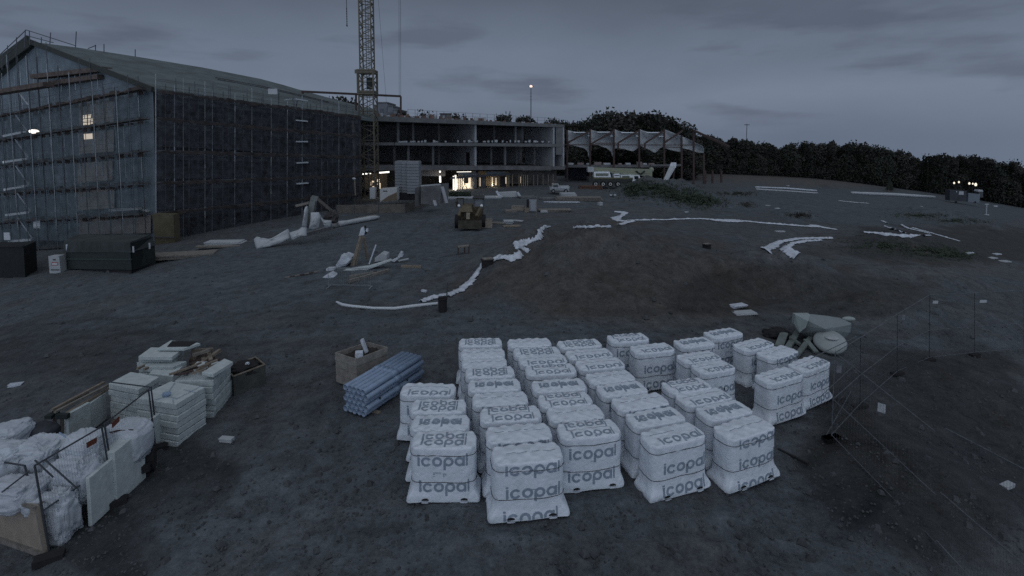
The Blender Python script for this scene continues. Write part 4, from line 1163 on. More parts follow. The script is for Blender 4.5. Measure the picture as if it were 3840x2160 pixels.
def plate(u, v, w, d, h, rz, m, name, label, cat, group=None, tilt=0):
    p = G(u, v) + Vector((0, 0, h / 2 + .01))
    b = MB()
    n = 3
    for i in range(n):
        b.box(p + Vector((rnd.uniform(-.05, .05) * w, rnd.uniform(-.05, .05) * d, (i - 1) * h / n)), (w * rnd.uniform(.88, 1), d * rnd.uniform(.88, 1), h / n * .93), rz + rnd.uniform(-.04, .04), tilt)
    return tag(b.build(name, m, None, loc=p), label, cat, group)
plate(1905, 838, 1.0, .9, .3, .1, m_tarp, 'board_stack', 'small pale stack of boards right of the plywood crate', 'board stack')
plate(1915, 850, 1.6, .8, .1, .2, m_wood, 'plank_stack', 'tan planks in front of the small pale board stack', 'planks')
plate(1865, 838, 1.8, .9, .08, -.2, m_greywood, 'plank_stack', 'loose grey planks between plywood crate and pale boards', 'planks')
plate(2075, 792, 3.6, 1.2, .22, .1, m_greywood, 'plank_stack', 'long low tan planks right of the grey cabinet', 'planks')
plate(2040, 796, .8, .5, .2, 0, m_tarp, 'foam_scrap', 'white scrap at the left end of the long tan planks', 'scrap')
plate(2170, 752, 6.2, 1.0, .5, 0, m_greywood, 'beam_stack', 'long stack of pale beams in front of the pickup', 'beam stack')
plate(2130, 742, 2.2, 1.0, .7, .1, m_tarp, 'foam_bundle', 'pale bundle on the left part of the long beam stack', 'bundle')
plate(2105, 760, 4.5, .5, .12, -.05, m_cloth, 'white_rail', 'thin white board in front of the long beam stack', 'board')
plate(2298, 734, .9, .5, .16, 0, m_cloth, 'white_slab', 'small white slab left of the weedy mound', 'slab')
plate(2250, 770, .5, .5, .4, .4, m_tarp, 'foam_lump', 'small pale lump below the left foot of the weedy mound', 'scrap')
plate(2218, 708, 4.0, 1.6, .5, 0, mat('brown_pack', (.10, .06, .045), .9), 'brown_stack', 'low reddish brown stack in front of the mobile crane wheels', 'stack')
for k, (u, v, w) in enumerate(((1760, 744, 3.4), (1840, 742, 3.0), (1690, 745, 2.6), (1975, 742, 2.2), (2050, 748, 2.0))):
    plate(u, v, w, 1.4, .22, .1 * k, m_tarp if k < 3 else m_conc, 'sheet_pile', ['long pale sheet pile behind the loader cab', 'pale sheet pile right of the loader, before the white trough', 'pale sheet pile left of the loader by the hedge', 'grey pile behind the grey cabinet', 'grey pile between cabinet and pickup'][k], 'sheet pile')
t = thing('white_trough', 'pale tarpaulin covered trough in front of the studs of the frame building', 'trough', G(1915, 742))
MB().prism([P(1872, 742, 70), P(1940, 738, 70), P(1936, 720, 70), P(1862, 724, 70)], (0, 1.4, 0)).build('cover', m_tarp, t)
MB().bar(P(1862, 716, 69.8), P(1876, 740, 69.8), .12, .3).build('end_board', m_cloth, t); MB().bar(P(1940, 720, 69.8), P(1952, 740, 69.8), .12, .3).build('end_board', m_cloth, t)
hd = MB()
for i in range(700):
    u = rnd.uniform(1685, 1765); p = G(u, 742) + Vector((0, rnd.uniform(-.5, .5), rnd.random() * .8)); n1 = Vector((rnd.gauss(0, 1), rnd.gauss(0, 1), rnd.gauss(0, 1))).normalized() * .12; n2 = n1.orthogonal().normalized() * .1
    hd.add([p - n1, p + n2, p + n1, p - n2], [(0, 1, 2, 3)])
tag(hd.build('low_bushes', m_weed), 'low green growth in front of the lit ground floor opening', 'weeds', kind='stuff')

# wells / stubs standing in the dirt
for (u, v, r, hh, lab) in ((1660, 1166, .20, .62, 'dark well pipe standing at the end of the white tube with a thin pole behind'), (1828, 992, .34, .32, 'squat dark drain barrel where the white strip is broken'), (2650, 930, .3, .3, 'small dark stub beside the light strip in the brown field')):
    p = G(u, v); t = thing('well_pipe', lab, 'pipe', p)
    MB().ring_tube(p - Vector((0, 0, .1)), p + Vector((0, .0, hh)) + Vector((0, .001, 0)), r, .04, 18) if False else None
    b = MB(); n = 20
    b.tube([p - Vector((0, 0, .1)), p + Vector((0, 0, hh))], r, n, cap=False); b.tube([p + Vector((0, 0, hh - .06)), p + Vector((0, 0, hh))], r + .03, n); b.build('pipe', m_dark, t)
    MB().box(p + Vector((0, 0, hh + .03)), (r * 1.7, r * 1.2, .05), .3).build('cap', m_greywood if hh < .5 else m_dark, t)
    if hh > .5: MB().tube([p + Vector((.12, .3, 0)), p + Vector((.2, .3, 1.25))], .035, 6).build('pole', m_dsteel, t)

# ------------------------------------------------------------------ white geotextile strips on the ground
def strip(pts, name, label, m=m_cloth, tube=False, hgt=.06, group='white strips lying on the dirt'):
    # pts: (u, v, width in m)
    pp = []
    for i in range(len(pts) - 1):
        k = 12
        for j in range(k):
            f = j / k; pp.append(tuple(lerp(pts[i][q], pts[i + 1][q], f) for q in range(3)))
    pp.append(pts[-1])
    W_ = [(G(u, v), w) for u, v, w in pp]; b = MB()
    sd_ = rnd.random() * 50
    if tube:
        b.tube([p + Vector((0, 0, w * .45)) for p, w in W_], 1, 10, rr=[w / 2 * (1 + .1 * noise.noise(Vector((i * .7, sd_, 0)))) for i, (p, w) in enumerate(W_)])
        o = b.build(name, m, None, True, loc=W_[0][0])
    else:
        def fn(a, c):
            i = min(int(round(a * (len(W_) - 1))), len(W_) - 1)
            p, w = W_[i]; d = (W_[min(i + 1, len(W_) - 1)][0] - W_[max(i - 1, 0)][0]); d.z = 0; d = d.normalized() if d.length > 1e-4 else Vector((1, 0, 0))
            n = Vector((-d.y, d.x, 0)); w2 = w * (1 + .5 * noise.noise(Vector((i * .45, sd_, 3))) + .45 * noise.noise(Vector((i * 1.7, sd_ + c * 9, 1))))
            q = p + n * w2 * (c - .5) + n * .1 * noise.noise(Vector((i * .5, sd_, 8)))
            q.z = gz(q.x, q.y) + .05 + hgt * (1 - (2 * c - 1) ** 2) + abs(noise.noise(Vector((q.x * 2.3, q.y * 2.3, sd_)))) * hgt * 2.2 * (1 - abs(2 * c - 1))
            return q
        b.grid(fn, len(W_) - 1, 6)
        o = b.build(name, m, None, True, solid=.02, loc=W_[0][0])
    return tag(o, label, 'fabric strip' if not tube else 'tube', group)
strip([(1262, 1135, .1), (1285, 1148, .15), (1320, 1153, .14), (1400, 1160, .13), (1480, 1162, .15), (1560, 1152, .16), (1642, 1142, .13)], 'white_tube', 'white plastic tube curving to the dark well pipe', m_white, True, group=None)
strip([(1578, 1135, .3), (1615, 1122, .45), (1665, 1111, .35), (1690, 1108, .4), (1725, 1092, .55), (1762, 1065, .65), (1785, 1030, .4), (1808, 1000, .3), (1812, 988, .2)], 'white_strip', 'broad white strip running up from the dark well pipe')
strip([(1846, 982, .25), (1868, 968, .35), (1925, 970, .6), (1955, 955, .5)], 'white_strip', 'white strip just right of the squat drain barrel')
strip([(1985, 948, .25), (1960, 936, .3), (1932, 922, .3), (1935, 914, .3), (1975, 912, .35), (2008, 902, .28), (2024, 892, .25), (2026, 872, .3), (2036, 857, .22), (2062, 852, .15)], 'white_strip', 'crumpled white strip climbing the left edge of the big dirt mound')
strip([(2150, 857, .08), (2205, 855, .10), (2290, 855, .08)], 'white_strip', 'short thin white strip at the top of the big dirt mound')
strip([(2304, 796, .6), (2345, 799, .7), (2330, 812, .5), (2310, 819, .9), (2318, 829, .8), (2352, 833, .4)], 'white_strip', 'S-shaped curl of white strip in front of the weedy mound')
strip([(2352, 829, .25), (2500, 826, .25), (2620, 822, .3), (2660, 824, .6), (2690, 828, 1.3), (2765, 829, 1.4), (2775, 829, .4)], 'white_strip', 'long straight white strip widening to a flap at its right end')
strip([(2322, 845, .5), (2350, 836, .5), (2378, 831, .3)], 'white_strip', 'short double white strip below the S-shaped curl')
strip([(2780, 830, .3), (2860, 838, .45), (2950, 845, .5), (3035, 851, .5), (3060, 848, 1.2), (3085, 855, .5), (3138, 863, .4)], 'white_strip', 'white strip going on right past the dark round mound')
strip([(2868, 940, .6), (2895, 925, .8), (2925, 908, .5), (2985, 898, .5), (3060, 895, .45), (3120, 894, .5)], 'white_strip', 'upper of two curved white strips in the brown field')
strip([(2990, 962, .8), (2965, 948, .5), (2945, 932, .5), (2972, 914, .5), (3020, 906, .4), (3080, 903, .3)], 'white_strip', 'lower of two curved white strips in the brown field')
strip([(3238, 872, .2), (3300, 878, .4), (3400, 887, .35), (3490, 884, .2)], 'white_strip', 'lowest of the fan of white strips far right')
strip([(3318, 850, .35), (3350, 861, .4), (3395, 876, .25)], 'white_strip', 'left branch of the fan of white strips far right')
strip([(3382, 845, .4), (3405, 858, .35), (3455, 870, .25), (3488, 878, .2)], 'white_strip', 'middle branch of the fan of white strips far right')
strip([(3420, 856, .25), (3480, 872, .3), (3540, 890, .25), (3600, 907, .2)], 'white_strip', 'outer right branch of the fan of white strips far right')
strip([(3308, 830, .4), (3325, 838, .3)], 'white_strip', 'tiny white strip above the fan of strips')
strip([(3192, 726, .5), (3250, 731, .7), (3350, 735, .8), (3503, 743, .7)], 'long_pipe', 'thick pale pipe lying before the small trailer', m_tarp, True, group=None)
strip([(2832, 704, .3), (2950, 709, .35), (3062, 718, .35)], 'long_pipe', 'upper pale pipe of the pair left of the lone spruce', m_cloth, True, group=None)
strip([(2835, 712, .3), (2950, 719, .3), (3066, 727, .3)], 'long_pipe', 'lower dull pipe of the pair left of the lone spruce', m_tarp, True, group=None)
strip([(3142, 754, .3), (3200, 760, .4), (3258, 764, .25)], 'thin_boards', 'thin pale boards lying below the thick pipe', m_tarp, False, group=None)
for k, (u, v, s) in enumerate(((2915, 783, .5), (3455, 775, .4), (3632, 952, .5), (3640, 950, .4), (3720, 970, .9), (3765, 982, .9), (3738, 955, .7), (2880, 772, .5), (2573, 797, .4), (2955, 697, .5), (2925, 870, .7), (480, 1148, .0), (60, 1448, .35), (850, 1655, .3), (2790, 1178, .9), (2765, 1150, .7), (1935, 830, 1.0), (3775, 1830, .3), (1590, 1095, .25))):
    if s == 0: continue
    labs = ['pale scrap on the yard before the upper pair of pipes', 'white scrap left below the small trailer', 'left one of two small white scraps in the dark weeds', 'right one of two small white scraps in the dark weeds', 'greenish pale sheet near the right edge', 'pale block beside the greenish sheet near the right edge', 'flat pale scrap behind the greenish sheet', 'small scrap left of the pale scrap near the pipes', 'white pebble-like scrap below the weedy mound', 'white scrap between the two pale pipes and the field', 'dull scrap near the two curved strips', '', 'white card lying alone in the dark dirt at the far left', 'pale shard on the path beside the foam stacks', 'flat pale sheet on the dirt behind the pallets', 'smaller pale sheet behind the flat sheet', 'bent thin pale strip right of the pale board stack', 'pale stone behind the near fence at the right edge', 'tiny pale scrap left of the white strip']
    plate(u, v, s * 1.3, s * .6, .1, rnd.uniform(-.5, .5), m_cloth if k % 3 == 0 else m_tarp, 'scrap', labs[k], 'scrap')
# dark weeds and puddles of growth
def weeds(pts, n, hgt, m, label, size=.16):
    b = MB()
    for i in range(n):
        (u, v, ru, rv) = rnd.choice(pts)
        a = rnd.random() * 2 * PI; r = min(1.6, abs(rnd.gauss(0, .62)))
        if noise.noise(Vector((u * .02 + math.cos(a) * r * 3, v * .05 + math.sin(a) * r * 3, 0))) < -.08: continue
        p = G(u + math.cos(a) * r * ru, v + math.sin(a) * r * rv) + Vector((0, 0, rnd.random() ** 1.5 * hgt))
        n1 = Vector((rnd.gauss(0, 1), rnd.gauss(0, 1), rnd.gauss(0, 1) + .5)).normalized() * rnd.uniform(.5, 1.1) * size; n2 = n1.orthogonal().normalized() * rnd.uniform(.3, .7) * size
        b.add([p - n1, p + n2, p + n1, p - n2], [(0, 1, 2, 3)])
    tag(b.build('weeds', m), label, 'weeds', kind='stuff')
weeds([(2450, 712, 120, 25), (2530, 735, 80, 25), (2380, 715, 70, 30), (2640, 760, 70, 22), (2590, 750, 60, 25)], 9000, .55, m_weed, 'green weeds covering the earth mound before the mobile crane', .2)
weeds([(2760, 728, 80, 7)], 1200, .3, m_leaf, 'dark low growth right of the weedy mound', .16)
weeds([(3300, 925, 150, 28), (3480, 945, 150, 25), (3580, 960, 90, 20), (3450, 810, 110, 12), (3600, 830, 120, 10)], 6000, .22, m_weed, 'dark green growth on the far right banks', .13)
weeds([(3000, 810, 60, 10), (2800, 770, 30, 8), (3120, 700, 45, 9), (3335, 716, 40, 8)], 1800, .3, m_leaf2, 'dark scrub on the small round mounds', .14)

# ------------------------------------------------------------------ wrapped pallets of roofing felt
BW, BD, BH = 1.38, .70, 1.25
def bale_mesh(seed):
    nz = lambda x, y, z, f: noise.noise(Vector((x * f + seed * 3.1, y * f, z * f)))
    prof = [(0.0, 1.075, 1.06, 12), (.05, 1.085, 1.06, 12), (.12, 1.075, 1.05, 10), (.17, 1.05, 1.03, 8), (.23, 1.01, 1.0, 7), (.29, .99, .99, 5.5), (.36, .983, .985, 5), (.43, .98, .98, 4.8), (.55, .982, .985, 4.8), (.75, .982, .985, 4.8), (.92, .982, .985, 4.8), (1.03, .98, .982, 4.8), (1.06, .985, .985, 4.8), (1.13, .995, .99, 4.8), (1.20, .998, .99, 4.8), (1.235, .99, .98, 4.6), (1.248, .965, .945, 4.5)]
    flr = .9 + .25 * (seed % 3)
    NA = 120; vs = []; fs = []
    def pt(a, kx, ky, n, z, inner=1.0):
        c, s = math.cos(a), math.sin(a)
        x = (BW / 2) * kx * math.copysign(abs(c) ** (2 / n), c); y = (BD / 2) * ky * math.copysign(abs(s) ** (2 / n), s)
        return x * inner, y * inner
    for z, kx, ky, n in prof:
        if z < .3: kx = 1 + (kx - 1) * flr; ky = 1 + (ky - 1) * flr
        for i in range(NA):
            a = 2 * PI * i / NA; x, y = pt(a, kx, ky, n, z)
            am = .012 if z > .3 else .03 * (1.2 - z * 3)
            q = am * nz(x, y, z * .6, 3.0) + .006 * nz(x, y, z, 9)
            q += .011 * (1 - 2 * abs(nz(x, y, z * .35 + .3 * nz(x, y, z, 2), 4.5))) * (z < 1.2)
            # pleats towards the corners at the skirt
            cor = abs(math.sin(2 * a)) ** 3
            if z < .34: q += .05 * cor * nz(x, y, z * .5, 8)
            if z > 1.1: q += .022 * math.cos(x / BW * 2 * PI * 5) * (1 if abs(y) > .2 else .3) - .004
            d = Vector((x, y, 0)).normalized()
            zz = z + (.02 * nz(x, y, 0, 2.5) if z < .1 else .012 * math.cos(x / BW * 2 * PI * 5) * (z > 1.1))
            if z == 0: zz = max(0.0, .03 + .05 * nz(x, y, 5, 2.2))
            vs.append((x + d.x * q, y + d.y * q, zz))
    for k in (.96, .88, .78, .66, .52, .38, .24, .10):
        for i in range(NA):
            a = 2 * PI * i / NA; x, y = pt(a, .965, .945, 4.5, 0, k)
            z = 1.248 + .022 * (1 - k) ** .5 + .014 * math.cos(x / BW * 2 * PI * 5) * math.cos(y / BD * 2 * PI * 2) + .012 * nz(x, y, 0, 5) + .012 * nz(x, y, 2, 11)
            if abs(y - .03) < .03: z -= .010
            vs.append((x, y, z))
    rws = len(prof) + 8
    for j in range(rws - 1):
        for i in range(NA): fs.append((j * NA + i, j * NA + (i + 1) % NA, (j + 1) * NA + (i + 1) % NA, (j + 1) * NA + i))
    fs.append(tuple(range((rws - 1) * NA, rws * NA)))
    me = bpy.data.meshes.new('plastic_wrap'); me.from_pydata(vs, [], fs); me.materials.append(m_wrap)
    for p in me.polygons: p.use_smooth = True
    bv = BVHTree.FromPolygons(vs, fs)
    def side(x, z):
        h = bv.ray_cast(Vector((x, -3, z)), Vector((0, 1, 0))); return (h[0] + Vector((0, -.005, 0))) if h[0] else None
    def top(x, y):
        h = bv.ray_cast(Vector((x, y, 3)), Vector((0, 0, -1))); return (h[0] + Vector((0, 0, .005))) if h[0] and h[0].z > .9 else None
    def left(y, z):
        h = bv.ray_cast(Vector((-3, y, z)), Vector((1, 0, 0))); return (h[0] + Vector((-.005, 0, 0))) if h[0] else None
    # straps follow the wrap all round
    st = MB()
    for z0 in (1.08, .47):
        pts = []
        for i in range(73):
            a = 2 * PI * i / 72; d = Vector((math.cos(a), math.sin(a) * .75, 0)).normalized()
            zz = z0 + .012 * math.sin(3 * a + seed)
            h = bv.ray_cast(Vector((0, 0, zz)) + d * 3, -d)
            if h[0]: pts.append(h[0] + d * .004)
        st.tube(pts, .0075, 5, cap=False)
    return me, side, top, left, st
def glyphs():
    # list of (list of quads in word units: x-height 1)
    Q_ = []
    def rect(x0, x1, y0, y1, n=None):
        n = n or max(1, int((y1 - y0) / .16)); 
        for k in range(n):
            a, b = y0 + (y1 - y0) * k / n, y0 + (y1 - y0) * (k + 1) / n
            Q_.append(((x0, a), (x1, a), (x1, b), (x0, b)))
    def ring(cx, cy, r0, r1, a0, a1, n=28):
        for k in range(n):
            a, b = a0 + (a1 - a0) * k / n, a0 + (a1 - a0) * (k + 1) / n
            Q_.append(((cx + r0 * math.cos(a), cy + r0 * math.sin(a)), (cx + r1 * math.cos(a), cy + r1 * math.sin(a)), (cx + r1 * math.cos(b), cy + r1 * math.sin(b)), (cx + r0 * math.cos(b), cy + r0 * math.sin(b))))
    x = 0
    rect(x, x + .23, 0, 1.0); rect(x - .02, x + .22, 1.08, 1.28); x += .23 + .16
    ring(x + .5, .5, .27, .52, .55, 2 * PI - .55); x += 1.0 + .14
    ring(x + .5, .5, .27, .52, 0, 2 * PI); x += 1.0 + .16
    ring(x + .5, .5, .27, .52, 0, 2 * PI); rect(x - .02, x + .22, -.42, .62); x += 1.0 + .14
    ring(x + .5, .5, .27, .52, 0, 2 * PI); rect(x + .80, x + 1.02, 0, 1.0); x += 1.02 + .12
    rect(x, x + .17, 0, 1.36); x += .17
    return Q_, x
GL, GW = glyphs()
def lettering(side, top, left, lay):
    m = MB(); h = .205
    def word(fn, cx, cz, hh, fx=1, fz=1, dx=0, shear=0):
        for q in GL:
            pts = []
            for (a, b) in q:
                s = cx + fx * (a - GW / 2) * hh * .98; t = cz + fz * (b - .5) * hh
                p = fn(s, t)
                if p is None: break
                pts.append(p)
            if len(pts) == 4:
                if max(p.z for p in pts) - min(p.z for p in pts) > .16 and fn is top: continue
                m.add(pts, [(0, 1, 2, 3)])
    for w in lay['front']: word(side, w[1], w[0], h)
    for w in lay['top']: word(top, w[1], w[0], h * w[2], w[3], w[4])
    for w in lay.get('left', ()): word(left, w[1], w[0], h, -1)
    # small printed information block and the dashes of the folded print on top
    for (x0, z0, w_, hh) in lay.get('marks', ()):
        for fn in (side,):
            ps = [fn(x0, z0), fn(x0 + w_, z0), fn(x0 + w_, z0 + hh), fn(x0, z0 + hh)]
            if all(ps): m.add(ps, [(0, 1, 2, 3)])
    for (y0, xs) in lay.get('dash', ()):
        for (x0, x1) in xs:
            n = 6
            for k in range(n):
                a, b = lerp(x0, x1, k / n), lerp(x0, x1, (k + 1) / n)
                yy = y0 + .012 * math.sin(a * 9); y2 = y0 + .012 * math.sin(b * 9)
                ps = [top(a, yy), top(b, y2), top(b, y2 + .012), top(a, yy + .012)]
                if all(ps): m.add(ps, [(0, 1, 2, 3)])
    return m
MK = [(-.20, .69, .17, .016), (-.20, .66, .05, .014), (-.20, .62, .035, .012), (.02, .60, .014, .09), (.06, .63, .01, .05)]
LAYS = [
    dict(front=[(.95, .0), (.36, .03)], top=[(-.14, .0, .92, 1, 1), (.10, 0, .92, 1, -1)], marks=MK),
    dict(front=[(1.10, .06), (.60, .07), (.085, .02)], top=[], dash=[(.02, [(-.40, -.22), (-.2, .0), (.1, .26), (.32, .56)])], marks=[(.02, .66, .13, .014), (.02, .63, .04, .012), (.03, .60, .03, .01)]),
    dict(front=[(.86, -.0), (.34, -.02)], top=[(-.20, .04, .9, 1, 1), (.18, -.02, .9, 1, -1)], dash=[(.0, [(-.5, -.1), (.0, .4)])], marks=[(.05, .66, .012, .05), (-.05, .69, .08, .012)]),
    dict(front=[(1.12, .06), (.56, .03)], top=[], dash=[(.05, [(-.5, -.3), (-.22, .05), (.12, .2), (.3, .55)])]),
    dict(front=[(.94, .0), (.40, .0)], top=[(-.02, .0, .95, 1, 1), (.04, 0, .9, 1, -1)], marks=MK),
    dict(front=[(.80, .05), (.26, .06)], top=[(-.22, .06, 1.0, 1, 1)], dash=[(.08, [(-.55, .0), (.1, .5)])], marks=MK[:3]),
    dict(front=[(.70, .08), (.20, .06)], top=[(-.18, .08, .95, 1, 1)], dash=[(.1, [(-.5, .1)])]),
]
VARS = []
for i, lay in enumerate(LAYS):
    me, side, top, left, st = bale_mesh(i + 1)
    lm = lettering(side, top, left, lay)
    bmw = bmesh.new(); bmw.from_mesh(me)
    for q in lm.f:
        fc = bmw.faces.new([bmw.verts.new(lm.v[j]) for j in q]); fc.material_index = 1
    bmw.to_mesh(me); bmw.free(); me.materials.append(m_print)
    s = bpy.data.meshes.new('strap'); s.from_pydata(st.v, [], st.f); s.materials.append(m_strap)
    # the pallet below with its fork openings
    pb = MB()
    for x in (-.6, 0, .6): pb.box((x, 0, .05), (.1, BD * .96, .1))
    for y in (-.3, 0, .3): pb.box((0, y, .11), (1.28, .1, .02))
    pm = bpy.data.meshes.new('pallet'); pm.from_pydata(pb.v, [], pb.f); pm.materials.append(m_greywood)
    fk = MB(); fl = MB()
    for x in (-.36, .44):
        pts = [side(x + .075 * math.cos(a), .085 + .04 * max(0, math.sin(a)) - .012 * (math.sin(a) < 0)) for a in [2 * PI * k / 16 for k in range(16)]]
        if all(pts): fk.add([p + Vector((0, -.006, 0)) for p in pts], [tuple(range(16))])
        pts = [side(x + .08 * math.cos(a), .058 + .02 * math.sin(a)) for a in [2 * PI * k / 12 for k in range(12)]]
        if all(pts): fl.add([p + Vector((0, -.035, -.01)) for p in pts], [tuple(range(12))])
    fm = bpy.data.meshes.new('fork_opening'); fm.from_pydata(fk.v, [], fk.f); fm.materials.append(m_dark)
    gm = bpy.data.meshes.new('loose_flap'); gm.from_pydata(fl.v, [], fl.f); gm.materials.append(m_cloth)
    VARS.append((me, s, pm, fm, gm))

def place(uL, uR, vb, rz, kx=1.0):
    """position and width of a pallet whose top spans uL..uR and whose highest top edge is at vb"""
    x, y = P((uL + uR) / 2, vb, 12).x, 12.0; w = 1.0
    for _ in range(40):
        zb = gz(x, y) + 1.255
        pts = []
        for (a, b) in ((-.94, -.8), (.94, -.8), (.94, .8), (-.94, .8), (-.8, .93), (.8, .93), (-1, 0), (1, 0)):
            lx, ly = a * BW / 2 * w, b * BD / 2
            pts.append(proj((x + lx * math.cos(rz) - ly * math.sin(rz), y + lx * math.sin(rz) + ly * math.cos(rz), zb - .02)))
        ul, ur, vt = min(p[0] for p in pts), max(p[0] for p in pts), min(p[1] for p in pts)
        s = y / F
        x += ((uL + uR) / 2 - (ul + ur) / 2) * s * .9
        w *= ((uR - uL) / (ur - ul)) ** .8; w = max(.86, min(1.12, w))
        y *= 1 + .7 * (vt - vb) / max(60, vb - 517) 
        y = max(6, min(40, y))
    return x, y, w
BALES = {
 'A': ('in the short outer left column', [(1542, 1788, 1619, 1, 0), (1539, 1763, 1558, 1, 4), (1538, 1749, 1500, 1, 0), (1500, 1709, 1440, -2, 5)]),
 'B': ('in the second column from the left', [(1842, 2111, 1661, 8, 1), (1820, 2071, 1590, 8, 3), (1797, 2029, 1524, 7, 2), (1769, 1981, 1469, 6, 3), (1752, 1954, 1423, 5, 4), (1743, 1930, 1378, 5, 0), (1729, 1902, 1341, 4, 1), (1726, 1895, 1310, 3, 3), (1719, 1883, 1271, 3, 0)]),
 'C': ('in the third column from the left', [(2086, 2329, 1576, 10, 2), (2049, 2269, 1518, 9, 3), (2015, 2224, 1472, 9, 2), (1992, 2201, 1422, 8, 4), (1968, 2162, 1364, 7, 2), (1944, 2128, 1331, 7, 5), (1924, 2102, 1301, 6, 0), (1902, 2068, 1270, 6, 3)]),
 'D': ('in the fourth column from the left', [(2397, 2649, 1588, 20, 6), (2342, 2574, 1527, 17, 4), (2290, 2513, 1476, 16, 3), (2233, 2433, 1432, 14, 4), (2193, 2386, 1390, 13, 3), (2156, 2346, 1344, 12, 5), (2119, 2301, 1308, 11, 5), (2088, 2258, 1272, 10, 0)]),
 'E': ('in the fifth column from the left', [(2673, 2908, 1559, 24, 1), (2606, 2825, 1503, 20, 4), (2530, 2748, 1455, 19, 5), (2477, 2673, 1420, 16, 2)]),
 'F': ('in the loose middle group at the back', [(2359, 2533, 1287, 15, 6), (2273, 2436, 1251, 12, 2)]),
 'G': ('in the short column right of the middle group', [(2589, 2760, 1353, 20, 6), (2535, 2707, 1316, 18, 5), (2523, 2682, 1267, 17, 4)]),
 'H': ('in the scattered right hand group', [(2828, 3013, 1378, 26, 6), (2952, 3115, 1334, 31, 6), (2836, 2994, 1295, 29, 3), (2748, 2903, 1268, 28, 5), (2636, 2787, 1230, 22, 4)]),
}
NTH = ['front', 'second', 'third', 'fourth', 'fifth', 'sixth', 'seventh', 'eighth', 'rearmost']
HL = ['big white wrapped pallet at the front of the right hand group, overlapping its neighbour', 'rightmost white wrapped pallet of all, nearest the mesh fence', 'white wrapped pallet with word on its shoulder behind the front one of the right group', 'white wrapped pallet with blank left side between the right group and the back one', 'hindmost white wrapped pallet by itself at the far back']
FL = ['tall white wrapped pallet standing free between the fourth column and middle group', 'white wrapped pallet behind the free standing one at the back edge']
for key, (where, lst) in BALES.items():
    prev = None
    for k, (uL, uR, vb, rot, var) in enumerate(lst):
        rz = R(rot); x, y, w = place(uL, uR, vb, rz)
        if prev is not None and key not in 'H':
            d = math.hypot(x - prev[0], y - prev[1])
        if key == 'H': lab = HL[k]
        elif key == 'F': lab = FL[k]
        else:
            nm = NTH[k] if k < len(lst) - 1 or len(lst) < 3 else 'rearmost'
            lab = 'white plastic wrapped pallet, %s one %s' % (nm, where)
        me, s, pm, fm, gm = VARS[var]
        o = thing('wrapped_pallet', lab, 'wrapped pallet', (x, y, gz(x, y) + .01), 'white wrapped pallets in rows', rz)
        o.scale = (w, 1, 1.0 + rnd.uniform(-.012, .012))
        for n, me_ in (('plastic_wrap', me), ('strap', s), ('pallet', pm), ('fork_opening', fm), ('loose_flap', gm)):
            if n in ('fork_opening', 'loose_flap') and (k > 0 or key in 'H'): continue
            c = bpy.data.objects.new(n, me_); COL.objects.link(c); c.parent = o
        prev = (x, y)

# ------------------------------------------------------------------ pipe bundle and dark-filled crate
def pipes():
    fl = G(1290, 1552); t = thing('pipe_bundle', 'stacked bundle of blue grey plastic pipes lying beside the wooden crate', 'pipes', G(1400, 1570))
    a = G(1385, 1590); 
    p_n = G(1370, 1590); 
    # front end centre and rear end centre of the bundle on the ground
    A = P(1288, 1500, 14.6); y0 = 13.55
    f0 = G(1330, 1562); f0.z = gz(f0.x, f0.y)
    d = (G(1565, 1450) - G(1375, 1590)); d.z = 0; d.normalize(); n = Vector((d.y, -d.x, 0))
    Ln = 2.7; r = .086
    k = 0
    for row in range(5):
        cnt = 5
        for c in range(cnt):
            o = f0 + n * ((c - 2) * r * 2.02 + (r if row % 2 else 0)) + Vector((0, 0, r + row * r * 1.86 + .08)) + d * rnd.uniform(-.015, .015)
            p = MB().ring_tube(o, o + d * Ln, r, .012, 16).build('pipe', m_pipe, t, True)
            if c in (0, 4) or row == 4:
                s = MB().ring_tube(o + d * Ln * .46, o + d * Ln * .56, r + .012, .014, 16).build('socket', m_pipe, p, True)
    for f in (.2, .68):
        for z in (.42, .66): MB().box(f0 + d * Ln * f + n * (r * 5 + .06) + Vector((0, 0, z)), (.05, .04, .05)).build('spacer', m_orange if z > .6 else m_dark, t)
    MB().bar(f0 + d * .4 - n * .6 + Vector((0, 0, .05)), f0 + d * .4 + n * .6 + Vector((0, 0, .05)), .1, .08).build('batten', m_wood, t)
    MB().bar(f0 + d * 2.1 - n * .6 + Vector((0, 0, .05)), f0 + d * 2.1 + n * .6 + Vector((0, 0, .05)), .1, .08).build('batten', m_wood, t)
pipes()
